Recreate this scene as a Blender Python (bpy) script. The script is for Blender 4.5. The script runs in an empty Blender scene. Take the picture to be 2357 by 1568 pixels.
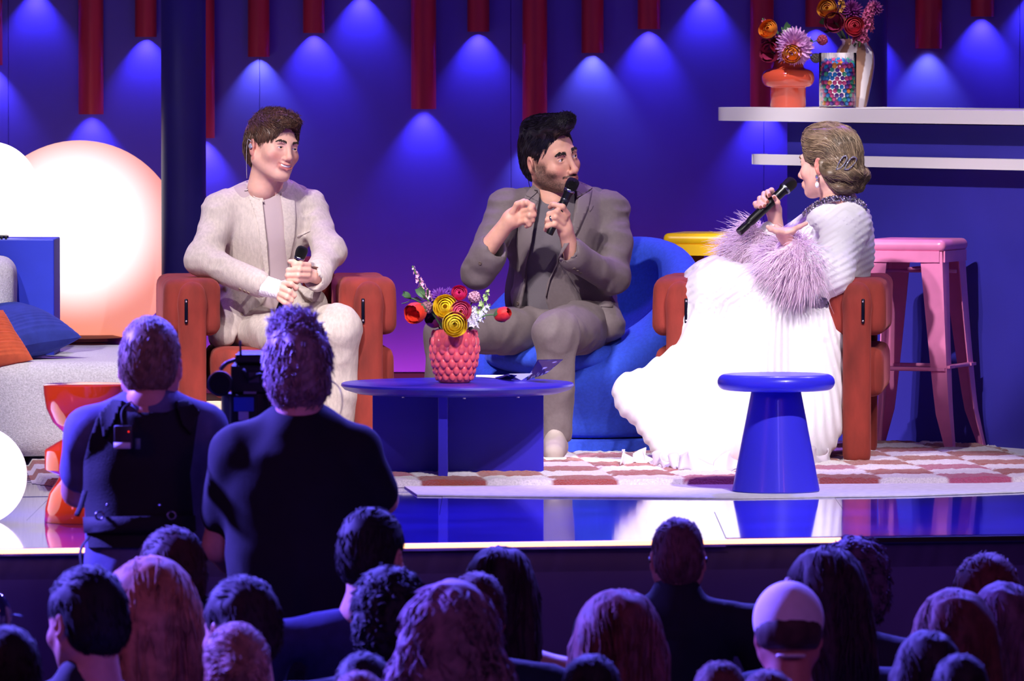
import bpy, bmesh, math, random
import numpy as np
from mathutils import Vector, Matrix, Euler
from mathutils.bvhtree import BVHTree

random.seed(7); RNG = np.random.default_rng(7)
SC = bpy.context.scene
COL = SC.collection
PI = math.pi

# ------------------------------------------------------------------ camera
F = 17250.0                       # focal length in pixels of the 2357 x 1568 frame
CAM = np.array([0.0, -25.0, 1.42])
PITCH = math.atan(674.0 / F)      # looking slightly down from the back of the hall
cam_d = bpy.data.cameras.new('camera'); cam_o = bpy.data.objects.new('camera', cam_d); COL.objects.link(cam_o)
cam_d.sensor_width = 36.0; cam_d.lens = F / 2357.0 * 36.0
cam_d.clip_start = 1.0; cam_d.clip_end = 80.0
cam_o.location = CAM; cam_o.rotation_euler = (PI / 2 - PITCH, 0, 0)
cam_d.dof.use_dof = True; cam_d.dof.focus_distance = 25.6; cam_d.dof.aperture_fstop = 8.0
SC.camera = cam_o

# ------------------------------------------------------------------ world, stage lighting, exposure
SC.view_settings.view_transform = 'Standard'; SC.view_settings.look = 'None'
SC.view_settings.gamma = 1.0; SC.view_settings.use_curve_mapping = False
SC.view_settings.exposure = 0.0
w = bpy.data.worlds.new('hall'); SC.world = w; w.use_nodes = True
w.node_tree.nodes['Background'].inputs[0].default_value = (0.10, 0.045, 0.30, 1)
w.node_tree.nodes['Background'].inputs[1].default_value = 0.30

def aim(o, target):
    o.rotation_euler = (Vector(target) - Vector(o.location)).to_track_quat('-Z', 'Y').to_euler()
def spot(name, loc, target, power, color, half_deg, blend=0.3, radius=0.08):
    l = bpy.data.lights.new(name, 'SPOT'); l.energy = power; l.color = color
    l.spot_size = math.radians(half_deg * 2); l.spot_blend = blend; l.shadow_soft_size = radius
    o = bpy.data.objects.new(name, l); o.location = loc; aim(o, target); COL.objects.link(o); return o

WHITE = (1.0, 0.93, 0.95)
# warm-white follow spots from the front truss, high above the audience, plus an added shelf fill
KEYS = [('key_spot_left_guest', (-4.2, -8.5, 8.2), (-0.80, 0.55, 0.62), 4000, 5.2),
        ('key_spot_host', (-3.6, -8.5, 8.2), (0.18, 0.85, 0.62), 3000, 5.0),
        ('key_spot_right_guest', (-3.0, -8.8, 8.2), (0.98, 0.60, 0.50), 2900, 5.2),
        ('key_spot_table', (2.6, -8.6, 8.0), (-0.10, -0.3, 0.25), 3600, 5.2),
        ('key_spot_bar', (-2.4, -9.0, 8.2), (1.50, 1.70, 1.12), 6500, 4.3),
        ('fill_spot_shelf', (-0.4, -2.2, 10.0), (1.20, 2.80, 1.40), 4300, 3.7),  # added to brighten the bar top, steep enough to miss the wall
        ('key_spot_sofa', (-2.0, -8.6, 8.2), (-1.55, 0.35, 0.35), 3600, 5.0),
        ('key_spot_front', (3.8, -8.6, 8.2), (1.0, -0.5, 0.2), 4200, 5.4),
        ('key_spot_left_floor', (-3.2, -8.8, 8.2), (-1.25, -2.2, 0.25), 4200, 3.2),
        ('key_spot_cross', (4.6, -8.2, 7.6), (0.25, 0.7, 0.55), 1500, 7.0)]
for n, loc, tg, p, a in KEYS: spot(n, loc, tg, p * 1.0, WHITE, a, 0.35, 0.10)
# blue and violet back light from the rear truss: rims on shoulders, hair and the audience
BLUE = (0.12, 0.10, 1.0); VIOLET = (0.42, 0.16, 1.0)
for i, x in enumerate((-3.2, -1.1, 1.1, 3.2)):
    spot('back_spot_blue', (x, 2.4, 5.6), (x * 0.35, -5.2, -0.1), 4800, BLUE, 22, 0.6, 0.15)
for x in (-2.2, 0.2, 2.4):
    spot('back_spot_violet', (x, 2.6, 5.2), (x * 0.5, 0.6, 0.7), 560, VIOLET, 16, 0.6, 0.12)
# dim reddish house light behind the audience
spot('house_light_red', (5.5, -14, 4.0), (0.0, -5.4, -0.4), 210, (1.0, 0.18, 0.34), 22, 0.8, 0.5)
spot('house_light_magenta', (-6.5, -10, 3.0), (-0.4, -5.4, -0.2), 180, (1.0, 0.20, 0.55), 22, 0.8, 0.5)
spot('side_spot_blue', (-5.5, -2.6, 3.2), (-1.0, -5.5, 0.1), 17000, (0.14, 0.10, 1.0), 14, 0.6, 0.15)
spot('house_light_violet', (2.5, -15, 5.0), (0.2, -4.6, -0.4), 340, (0.35, 0.22, 1.0), 15, 0.8, 0.6)
# blue wash over the back wall
for x in (-1.3, 0.1, 1.5):
    spot('wall_wash', (x * 1.0, 0.9, 4.6), (x * 1.05, 4.0, 0.7), 34, (0.22, 0.09, 1.0), 36, 0.9, 0.3)

# ------------------------------------------------------------------ image-plane measurements to world points
CP, SP = math.cos(PITCH), math.sin(PITCH)
def P(px, py, d):
    """world point at depth d (metres along the stage axis from the camera) seen at photo pixel px, py"""
    u = (px - 1178.5) / F; v = (784.0 - py) / F
    dx, dy, dz = u, CP + v * SP, -SP + v * CP
    t = d / dy
    return np.array([dx * t, CAM[1] + d, CAM[2] + dz * t])
def PF(px, py, z=0.0):
    u = (px - 1178.5) / F; v = (784.0 - py) / F
    dx, dy, dz = u, CP + v * SP, -SP + v * CP
    t = (z - CAM[2]) / dz
    return np.array([dx * t, CAM[1] + dy * t, z])
def PIX(p):
    """pixel of world points (N,3)"""
    q = np.asarray(p, float) - CAM
    depth = q[..., 1] * CP - q[..., 2] * SP
    up = q[..., 1] * SP + q[..., 2] * CP
    return 1178.5 + F * q[..., 0] / depth, 784.0 - F * up / depth
def px2m(n, d): return n * d / F

# ------------------------------------------------------------------ materials
def lin(c):
    return tuple(((v / 255) / 12.92 if v <= 10 else ((v / 255 + 0.055) / 1.055) ** 2.4) for v in c)
MATS = {}
def mat(name, rgb, rough=0.6, metal=0.0, var=0.0, vscale=8.0, bump=0.0, bscale=60.0, sheen=0.0, spec=0.5,
        emit=None, estr=0.0, trans=0.0, ior=1.45, coat=0.0, vcol=False, stretch=None, rgb2=None, sss=0.0, ramp=(0.35, 0.65)):
    if name in MATS: return MATS[name]
    m = bpy.data.materials.new(name); m.use_nodes = True; MATS[name] = m
    nt = m.node_tree; N = nt.nodes; L = nt.links; b = N['Principled BSDF']
    c = lin(rgb)
    b.inputs['Base Color'].default_value = (*c, 1); b.inputs['Roughness'].default_value = rough
    b.inputs['Metallic'].default_value = metal; b.inputs['Specular IOR Level'].default_value = spec
    b.inputs['IOR'].default_value = ior
    if sheen: b.inputs['Sheen Weight'].default_value = sheen; b.inputs['Sheen Tint'].default_value = (*[min(1, x * 1.6 + .1) for x in c], 1)
    if coat: b.inputs['Coat Weight'].default_value = coat; b.inputs['Coat Roughness'].default_value = 0.05
    if trans: b.inputs['Transmission Weight'].default_value = trans
    if sss: b.inputs['Subsurface Weight'].default_value = sss; b.inputs['Subsurface Radius'].default_value = (0.012, 0.004, 0.002)
    if emit: b.inputs['Emission Color'].default_value = (*lin(emit), 1); b.inputs['Emission Strength'].default_value = estr
    tc = N.new('ShaderNodeTexCoord'); mp = N.new('ShaderNodeMapping'); L.new(tc.outputs['Object'], mp.inputs[0])
    if stretch: mp.inputs['Scale'].default_value = stretch
    src = None
    if vcol:
        a = N.new('ShaderNodeVertexColor'); a.layer_name = 'col'; src = a.outputs[0]
    if var:
        t = N.new('ShaderNodeTexNoise'); t.inputs['Scale'].default_value = vscale; t.inputs['Detail'].default_value = 5
        L.new(mp.outputs[0], t.inputs['Vector'])
        r = N.new('ShaderNodeValToRGB'); r.color_ramp.elements[0].position = ramp[0]; r.color_ramp.elements[1].position = ramp[1]
        c2 = lin(rgb2) if rgb2 else tuple(min(1, x * (1 + var)) for x in c)
        c1 = c if rgb2 else tuple(x * (1 - var) for x in c)
        r.color_ramp.elements[0].color = (*c1, 1); r.color_ramp.elements[1].color = (*c2, 1)
        L.new(t.outputs[0], r.inputs[0])
        if src is not None:
            r.color_ramp.elements[0].color = (1 - var, 1 - var, 1 - var, 1); r.color_ramp.elements[1].color = (1, 1, 1, 1)
            mx = N.new('ShaderNodeMix'); mx.data_type = 'RGBA'; mx.blend_type = 'MULTIPLY'; mx.inputs[0].default_value = 1
            L.new(src, mx.inputs[6]); L.new(r.outputs[0], mx.inputs[7]); src = mx.outputs[2]
        else: src = r.outputs[0]
    if src is not None: L.new(src, b.inputs['Base Color'])
    if bump:
        t2 = N.new('ShaderNodeTexNoise'); t2.inputs['Scale'].default_value = bscale; t2.inputs['Detail'].default_value = 3
        L.new(mp.outputs[0], t2.inputs['Vector'])
        bp = N.new('ShaderNodeBump'); bp.inputs['Strength'].default_value = bump; bp.inputs['Distance'].default_value = 0.004
        L.new(t2.outputs[0], bp.inputs['Height']); L.new(bp.outputs[0], b.inputs['Normal'])
    return m

# ------------------------------------------------------------------ object helpers
ORIG = {}                                    # world origin of every unrotated root
def link(o, parent=None):
    COL.objects.link(o)
    if parent is not None: o.parent = parent
    return o
def props(o, label=None, cat=None, group=None, kind=None):
    if label: o['label'] = label
    if cat: o['category'] = cat
    if group: o['group'] = group
    if kind: o['kind'] = kind
    return o
def thing(name, label, cat, loc=(0, 0, 0), rz=0.0, group=None):
    o = bpy.data.objects.new(name, None); o.empty_display_size = 0.05; COL.objects.link(o)
    o.location = loc; o.rotation_euler = (0, 0, rz); ORIG[o.name] = np.array(loc, float)
    return props(o, label, cat, group)
def rootof(o):
    while o.parent is not None: o = o.parent
    return o
def mesh(name, V, Fc, m, parent=None, world=True, smooth=True, sharp=None, cols=None):
    """one mesh object; V in world coordinates (world=True) or in the thing's own frame"""
    V = np.asarray(V, float)
    if parent is not None and world: V = V - ORIG[rootof(parent).name]
    loc = None
    if parent is None and len(V):
        loc = np.array([(V[:, 0].min() + V[:, 0].max()) / 2, (V[:, 1].min() + V[:, 1].max()) / 2, V[:, 2].min()]); V = V - loc
    me = bpy.data.meshes.new(name)
    if isinstance(Fc, np.ndarray) and Fc.ndim == 2 and len(Fc):
        me.vertices.add(len(V)); me.vertices.foreach_set('co', V.astype(np.float32).ravel())
        k = Fc.shape[1]; me.loops.add(Fc.size); me.loops.foreach_set('vertex_index', np.ascontiguousarray(Fc, np.int32).ravel())
        me.polygons.add(len(Fc)); me.polygons.foreach_set('loop_start', np.arange(0, Fc.size, k, dtype=np.int32)); me.update(calc_edges=True)
    else:
        me.from_pydata(V.tolist(), [], [tuple(int(i) for i in f) for f in Fc]); me.update()
    if m is not None:
        for mm in (m if isinstance(m, (list, tuple)) else [m]): me.materials.append(mm)
    if smooth: me.polygons.foreach_set('use_smooth', [True] * len(me.polygons))
    if sharp is not None:
        try: me.set_sharp_from_angle(angle=math.radians(sharp))
        except Exception: pass
    if cols is not None:
        at = me.color_attributes.new('col', 'FLOAT_COLOR', 'POINT')
        at.data.foreach_set('color', np.concatenate([np.asarray(cols, np.float32), np.ones((len(V), 1), np.float32)], 1).ravel())
    o = bpy.data.objects.new(name, me); link(o, parent)
    if loc is not None: o.location = loc; ORIG[o.name] = loc
    return o

class MB:
    """collects shapes, builds one mesh"""
    def __init__(s): s.V = []; s.Fc = []; s.n = 0
    def add(s, V, Fc):
        V = np.asarray(V, float); s.V.append(V); s.Fc += [tuple(i + s.n for i in f) for f in Fc]; s.n += len(V); return s
    def box(s, c, h, R=None, bev=0.0, seg=2):
        bm = bmesh.new(); bmesh.ops.create_cube(bm, size=2.0)
        for v in bm.verts: v.co = Vector((v.co.x * h[0], v.co.y * h[1], v.co.z * h[2]))
        if bev: bmesh.ops.bevel(bm, geom=list(bm.edges), offset=bev, segments=seg, profile=0.5, affect='EDGES')
        V = np.array([v.co[:] for v in bm.verts]); bm.verts.index_update(); Fc = [[v.index for v in f.verts] for f in bm.faces]; bm.free()
        if R is not None: V = V @ np.asarray(R).T
        return s.add(V + np.asarray(c), Fc)
    def lathe(s, prof, n=40, c=(0, 0, 0), caps=True, R=None, fn=None):
        prof = np.asarray(prof, float); th = np.linspace(0, 2 * PI, n, endpoint=False); k = len(prof)
        V = np.stack([np.outer(prof[:, 0], np.cos(th)), np.outer(prof[:, 0], np.sin(th)), np.repeat(prof[:, 1][:, None], n, 1)], -1).reshape(-1, 3)
        if fn is not None: V = fn(V)
        if R is not None: V = V @ np.asarray(R).T
        Fc = [(i * n + j, i * n + (j + 1) % n, (i + 1) * n + (j + 1) % n, (i + 1) * n + j) for i in range(k - 1) for j in range(n)]
        if caps:
            if prof[0, 0] > 1e-6: Fc.append(tuple(range(n - 1, -1, -1)))
            if prof[-1, 0] > 1e-6: Fc.append(tuple((k - 1) * n + j for j in range(n)))
        return s.add(V + np.asarray(c), Fc)
    def tube(s, pts, rad, n=8, cap=True, flat=1.0):
        pts = np.asarray(pts, float); k = len(pts); rad = np.full(k, rad) if np.isscalar(rad) else np.asarray(rad)
        T = np.gradient(pts, axis=0); T /= np.linalg.norm(T, axis=1)[:, None] + 1e-12
        up = np.array([0, 0, 1.0]) if abs(T[0, 2]) < 0.9 else np.array([1.0, 0, 0])
        V = []
        a = np.cross(up, T[0]); a /= np.linalg.norm(a)
        for i in range(k):
            a = a - T[i] * a.dot(T[i]); a /= np.linalg.norm(a) + 1e-12; b = np.cross(T[i], a)
            for j in range(n):
                t = 2 * PI * j / n; V.append(pts[i] + rad[i] * (a * math.cos(t) + b * math.sin(t) * flat))
        Fc = [(i * n + j, i * n + (j + 1) % n, (i + 1) * n + (j + 1) % n, (i + 1) * n + j) for i in range(k - 1) for j in range(n)]
        if cap: Fc += [tuple(range(n - 1, -1, -1)), tuple((k - 1) * n + j for j in range(n))]
        return s.add(V, Fc)
    def sphere(s, c, r, nu=20, nv=12, R=None, fn=None):
        r = np.full(3, r) if np.isscalar(r) else np.asarray(r, float)
        V = [(0, 0, -1.0)]
        for i in range(1, nv):
            ph = -PI / 2 + PI * i / nv
            V += [(math.cos(ph) * math.cos(2 * PI * j / nu), math.cos(ph) * math.sin(2 * PI * j / nu), math.sin(ph)) for j in range(nu)]
        V.append((0, 0, 1.0)); V = np.array(V) * r
        if fn is not None: V = fn(V)
        if R is not None: V = V @ np.asarray(R).T
        Fc = [(0, 1 + (j + 1) % nu, 1 + j) for j in range(nu)]
        for i in range(nv - 2):
            Fc += [(1 + i * nu + j, 1 + i * nu + (j + 1) % nu, 1 + (i + 1) * nu + (j + 1) % nu, 1 + (i + 1) * nu + j) for j in range(nu)]
        e = 1 + (nv - 1) * nu; Fc += [(e, e - nu + j, e - nu + (j + 1) % nu) for j in range(nu)]
        return s.add(V + np.asarray(c), Fc)
    def prism(s, poly, z0, z1):
        """polygon in xy extruded in z"""
        n = len(poly); V = [(x, y, z0) for x, y in poly] + [(x, y, z1) for x, y in poly]
        Fc = [tuple(range(n - 1, -1, -1)), tuple(range(n, 2 * n))] + [(j, (j + 1) % n, n + (j + 1) % n, n + j) for j in range(n)]
        return s.add(V, Fc)
    def build(s, name, m, parent=None, **kw):
        return mesh(name, np.concatenate(s.V), s.Fc, m, parent, **kw)
def copy_tree(o, parent=None):
    c = o.copy(); COL.objects.link(c); c.parent = parent
    for ch in list(o.children): copy_tree(ch, c)
    return c
def Rz(a): c, s = math.cos(a), math.sin(a); return np.array([[c, -s, 0], [s, c, 0], [0, 0, 1.0]])
def Rx(a): c, s = math.cos(a), math.sin(a); return np.array([[1, 0, 0], [0, c, -s], [0, s, c.real]])
def Ry(a): c, s = math.cos(a), math.sin(a); return np.array([[c, 0, s], [0, 1, 0], [-s, 0, c]])
def frame_to(v, up=(0, 0, 1)):
    """rotation whose local z is v"""
    z = np.asarray(v, float); z = z / np.linalg.norm(z); u = np.asarray(up, float)
    if abs(z.dot(u)) > 0.95: u = np.array([1.0, 0, 0])
    x = np.cross(u, z); x /= np.linalg.norm(x); y = np.cross(z, x); return np.stack([x, y, z], 1)
def spline(pts, n):
    """Catmull-Rom through points (K,D), n samples"""
    p = np.asarray(pts, float); k = len(p); q = np.vstack([2 * p[0] - p[1], p, 2 * p[-1] - p[-2]])
    t = np.linspace(0, k - 1 - 1e-9, n); i = t.astype(int); f = (t - i)[:, None]
    a, b, c, d = q[i], q[i + 1], q[i + 2], q[i + 3]
    return 0.5 * (2 * b + (c - a) * f + (2 * a - 5 * b + 4 * c - d) * f ** 2 + (3 * b - a - 3 * c + d) * f ** 3)

# ------------------------------------------------------------------ noise and signed-distance sculpting
_LAT = RNG.random((32, 32, 32)).astype(np.float32)
def noise(p, scale=1.0):
    q = np.asarray(p, np.float32) * scale + 100.37; i = np.floor(q).astype(int); f = q - i; f = f * f * (3 - 2 * f); i &= 31; j = (i + 1) & 31
    x0, y0, z0 = i[..., 0], i[..., 1], i[..., 2]; x1, y1, z1 = j[..., 0], j[..., 1], j[..., 2]; fx, fy, fz = f[..., 0], f[..., 1], f[..., 2]
    c = lambda a, b, t: a + (b - a) * t
    return c(c(c(_LAT[x0, y0, z0], _LAT[x1, y0, z0], fx), c(_LAT[x0, y1, z0], _LAT[x1, y1, z0], fx), fy),
             c(c(_LAT[x0, y0, z1], _LAT[x1, y0, z1], fx), c(_LAT[x0, y1, z1], _LAT[x1, y1, z1], fx), fy), fz) * 2 - 1
def smin(a, b, k):
    if k <= 0: return np.minimum(a, b)
    h = np.maximum(k - np.abs(a - b), 0) / k; return np.minimum(a, b) - h * h * k * 0.25
class Sdf:
    """list of primitives; evaluated on a grid and turned into one continuous surface"""
    def __init__(s): s.p = []
    def _a(s, fn, lo, hi, k, sub): s.p.append((fn, np.asarray(lo, float), np.asarray(hi, float), k, sub)); return s
    def cap(s, a, b, ra, rb=None, k=0.02, sub=False, sq=None):
        a = np.asarray(a, float); b = np.asarray(b, float); rb = ra if rb is None else rb; ab = b - a; L2 = ab.dot(ab) + 1e-12
        sqa = np.ones(3) if sq is None else 1.0 / np.asarray(sq, float)
        def fn(X):
            pa = X - a; t = np.clip((pa @ ab) / L2, 0, 1); q = (pa - t[..., None] * ab) * sqa; return np.sqrt((q * q).sum(-1)) - (ra + (rb - ra) * t)
        r = max(ra, rb) * (1 if sq is None else max(max(sq), 1)); return s._a(fn, np.minimum(a, b) - r, np.maximum(a, b) + r, k, sub)
    def chain(s, pts, rad, k=0.02, sub=False):
        rad = [rad] * len(pts) if np.isscalar(rad) else rad
        for i in range(len(pts) - 1): s.cap(pts[i], pts[i + 1], rad[i], rad[i + 1], k, sub)
        return s
    def ell(s, c, r, R=None, k=0.02, sub=False):
        c = np.asarray(c, float); r = np.full(3, float(r)) if np.isscalar(r) else np.asarray(r, float)
        def fn(X):
            q = X - c
            if R is not None: q = q @ R
            k0 = np.sqrt(((q / r) ** 2).sum(-1)); k1 = np.sqrt(((q / r ** 2) ** 2).sum(-1)) + 1e-9; return k0 * (k0 - 1) / k1
        m = r if R is None else np.full(3, r.max()); return s._a(fn, c - m, c + m, k, sub)
    def box(s, c, h, rnd=0.01, R=None, k=0.02, sub=False):
        c = np.asarray(c, float); h = np.asarray(h, float)
        def fn(X):
            q = X - c
            if R is not None: q = q @ R
            q = np.abs(q) - (h - rnd); return np.sqrt((np.maximum(q, 0) ** 2).sum(-1)) + np.minimum(q.max(-1), 0) - rnd
        m = h if R is None else np.full(3, np.linalg.norm(h)); return s._a(fn, c - m, c + m, k, sub)
    def half(s, pt, n, k=0.01):
        """cut away everything on the n side of the plane"""
        pt = np.asarray(pt, float); n = np.asarray(n, float); n = n / np.linalg.norm(n)
        return s._a(lambda X: -((X - pt) @ n), (-99,) * 3, (99,) * 3, k, True)
    def pixcut(s, poly, dmax, k=0.004, dmin=-99):
        """cut away what lies inside a photo-pixel polygon and in front of depth dmax (metres)"""
        poly = np.asarray(poly, float)
        def fn(X):
            x, y = PIX(X); m = (X[..., 1] - CAM[1]) / F
            return np.maximum(polysd(x, y, poly) * m, np.maximum((X[..., 1] - CAM[1]) - dmax, dmin - (X[..., 1] - CAM[1])))
        return s._a(fn, (-99,) * 3, (99,) * 3, k, True)
    def func(s, fn, lo, hi, k=0.01, sub=False): return s._a(fn, lo, hi, k, sub)
    def ev(s, X):
        X = np.asarray(X, float); f = np.full(X.shape[:-1], 1.0)
        for fn, lo, hi, k, sub in s.p:
            d = fn(X); f = -smin(-f, d, k) if sub else smin(f, d, k)
        return f
    def bounds(s):
        lo = np.full(3, 1e9); hi = -lo
        for fn, l, h, k, sub in s.p:
            if not sub: lo = np.minimum(lo, l); hi = np.maximum(hi, h)
        return lo, hi
    def grid(s, h, disp=None, clip=None):
        lo, hi = s.bounds()
        if clip is not None: lo = np.maximum(lo, clip[0]); hi = np.minimum(hi, clip[1])
        lo = lo - 3 * h; hi = hi + 3 * h; n = np.ceil((hi - lo) / h).astype(int) + 1
        ax = [lo[i] + h * np.arange(n[i]) for i in range(3)]
        f = np.full(n, 0.06)
        for fn, l, u, k, sub in s.p:
            pad = k + 2 * h + (0.03 if not sub else 0.0)
            i0 = np.clip(np.floor((l - pad - lo) / h).astype(int), 0, n); i1 = np.clip(np.ceil((u + pad - lo) / h).astype(int) + 1, 0, n)
            if (i1 <= i0).any(): continue
            sl = tuple(slice(a, b) for a, b in zip(i0, i1))
            X = np.stack(np.meshgrid(*[ax[i][sl[i]] for i in range(3)], indexing='ij'), -1)
            d = fn(X)
            f[sl] = -smin(-f[sl], d, k) if sub else smin(f[sl], d, k)
        if disp is not None:
            near = np.abs(f) < 0.05
            idx = np.nonzero(near); X = np.stack([ax[i][idx[i]] for i in range(3)], -1); f[idx] += disp(X)
        return nets(f, lo, h)
def polysd(x, y, poly):
    d = np.full(np.shape(x), 1e18); sgn = np.ones(np.shape(x)); n = len(poly); j = n - 1
    for i in range(n):
        ex, ey = poly[j] - poly[i]; wx, wy = x - poly[i][0], y - poly[i][1]
        t = np.clip((wx * ex + wy * ey) / (ex * ex + ey * ey + 1e-12), 0, 1); d = np.minimum(d, (wx - ex * t) ** 2 + (wy - ey * t) ** 2)
        c1 = y >= poly[i][1]; c2 = y < poly[j][1]; c3 = ex * wy > ey * wx
        sgn = np.where((c1 & c2 & c3) | (~c1 & ~c2 & ~c3), -sgn, sgn); j = i
    return sgn * np.sqrt(d)
def nets(f, lo, h):
    """naive surface nets, vectorised"""
    s = f < 0; c = np.zeros(tuple(np.array(f.shape) - 1), np.int8)
    off = [(a, b, d) for a in (0, 1) for b in (0, 1) for d in (0, 1)]
    sh = c.shape
    for a, b, d in off: c += s[a:a + sh[0], b:b + sh[1], d:d + sh[2]]
    act = (c > 0) & (c < 8); I = np.nonzero(act); nv = len(I[0]); idx = np.full(sh, -1); idx[I] = np.arange(nv)
    acc = np.zeros((nv, 3)); cnt = np.zeros(nv)
    for a in off:
        for ax in range(3):
            if a[ax] == 1: continue
            b = list(a); b[ax] = 1
            fa = f[I[0] + a[0], I[1] + a[1], I[2] + a[2]]; fb = f[I[0] + b[0], I[1] + b[1], I[2] + b[2]]
            m = (fa < 0) != (fb < 0); t = np.where(m, fa / np.where(m, fa - fb, 1), 0)
            p = np.tile(np.array(a, float), (nv, 1)); p[:, ax] += t; acc[m] += p[m]; cnt[m] += 1
    V = (np.stack(I, -1) + acc / np.maximum(cnt, 1)[:, None]) * h + lo
    Q = []
    for ax in range(3):
        u, v = (ax + 1) % 3, (ax + 2) % 3
        sl0 = [slice(None)] * 3; sl1 = [slice(None)] * 3; sl0[ax] = slice(0, -1); sl1[ax] = slice(1, None)
        s0 = s[tuple(sl0)]; s1 = s[tuple(sl1)]; E = np.nonzero(s0 != s1)
        E = [e.copy() for e in E]; ok = (E[u] > 0) & (E[v] > 0) & (E[u] < f.shape[u] - 1) & (E[v] < f.shape[v] - 1); E = [e[ok] for e in E]
        if len(E[0]) == 0: continue
        flip = s0[tuple(E)]
        def cell(du, dv):
            e = [x.copy() for x in E]; e[u] = e[u] + du; e[v] = e[v] + dv; return idx[tuple(e)]
        q = np.stack([cell(-1, -1), cell(0, -1), cell(0, 0), cell(-1, 0)], -1); q[~flip] = q[~flip][:, ::-1]; Q.append(q)
    return V, np.concatenate(Q) if Q else np.zeros((0, 4), int)
def relax(V, Fc, it=1, lam=0.5):
    Fc = np.asarray(Fc)
    for _ in range(it):
        acc = np.zeros_like(V); cnt = np.zeros(len(V))
        for a in range(4):
            b = (a + 1) % 4; np.add.at(acc, Fc[:, a], V[Fc[:, b]]); np.add.at(acc, Fc[:, b], V[Fc[:, a]]); np.add.at(cnt, Fc[:, a], 1); np.add.at(cnt, Fc[:, b], 1)
        V = V + lam * (acc / np.maximum(cnt, 1)[:, None] - V)
    return V
def sdfmesh(name, sd, h, m, parent=None, disp=None, it=1, clip=None, world=True, colfn=None, xf=None):
    V, Q = sd.grid(h, disp, clip); V = relax(V, Q, it) if it else V
    cols = colfn(V) if colfn is not None else None
    if xf is not None: V = V @ xf[0].T + xf[1]
    return mesh(name, V, Q, m, parent, world=world, cols=cols)
def bvh(V, Fc): return BVHTree.FromPolygons([tuple(v) for v in V], [tuple(int(i) for i in f) for f in Fc])
def decal(poly, tree, off=0.004, thick=0.004, res=12, dref=25.6, name='patch', m=None, parent=None, maxd=0.25, fall=None):
    """cloth patch: a pixel polygon laid on a surface (found by casting from the camera), lifted and given thickness"""
    poly = np.asarray(poly, float); lo = poly.min(0); hi = poly.max(0); n = max(res, 4)
    xs = np.linspace(lo[0], hi[0], n + 1); st = max((hi[0] - lo[0]) / n, 0.5); ys = np.arange(lo[1], hi[1] + st, st)
    bm = bmesh.new(); vs = [bm.verts.new((p[0], p[1], 0)) for p in poly]; f = bm.faces.new(vs)
    bmesh.ops.triangulate(bm, faces=[f])
    for ax, vals in ((0, xs), (1, ys)):
        for v in vals[1:-1]:
            no = [0, 0, 0]; no[ax] = 1; co = [0, 0, 0]; co[ax] = v
            bmesh.ops.bisect_plane(bm, geom=bm.verts[:] + bm.edges[:] + bm.faces[:], plane_co=co, plane_no=no)
    bm.verts.index_update(); bm.verts.ensure_lookup_table()
    top = []; o = Vector(CAM)
    last = None
    for v in bm.verts:
        h = (None, None, None, None); d = None
        for jx, jy in ((0, 0), (.31, .17), (-.23, .29), (.13, -.37)):
            d = Vector(P(v.co.x + jx, v.co.y + jy, dref)) - o; d.normalize(); g = tree.ray_cast(o, d)
            if g[0] is not None and (h[0] is None or g[3] < h[3] - .004): h = g
        if h[0] is None: h = tree.find_nearest(Vector(P(v.co.x, v.co.y, dref)))
        top.append(np.array(h[0]) + np.array(h[1]) * 0.3 * off - np.array(d) * off)
    top = np.array(top); Fc = [[v.index for v in f.verts] for f in bm.faces]; bm.free()
    dirs = top - CAM; dirs /= np.linalg.norm(dirs, axis=1)[:, None]
    n = len(top); V = np.concatenate([top, top + dirs * (thick + off)])
    # orient to camera
    vote = sum(np.sign(np.dot(np.cross(top[q[1]] - top[q[0]], top[q[2]] - top[q[0]]), CAM - top[q[0]])) for q in Fc)
    FF = [tuple(q if vote > 0 else q[::-1]) for q in Fc]
    ed = {}
    for q in FF:
        for i in range(len(q)): ed[(q[i], q[(i + 1) % len(q)])] = 1
    side = [(b, a, a + n, b + n) for (a, b) in ed if (b, a) not in ed]
    return mesh(name, V, FF + [tuple(i + n for i in q[::-1]) for q in FF] + side, m, parent)
# ================================================================== the setting
M_floor = mat('stage_gloss', (60, 53, 172), rough=0.06, spec=0.9, coat=0.6, var=0.25, vscale=3, bump=0.012, bscale=9)
M_black = mat('black_paint', (9, 8, 14), rough=0.5)
M_front = mat('stage_skirt', (92, 82, 132), rough=0.8, var=0.12, vscale=3)
M_wall = mat('wall_paint', (104, 93, 188), rough=0.62, var=0.06, vscale=2.5, bump=0.03, bscale=120)
M_col = mat('column_paint', (66, 60, 140), rough=0.45, var=0.1, vscale=2)

def struct(o): o['kind'] = 'structure'; return o
DW = 29.0 - 25.0                    # back wall plane
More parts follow.
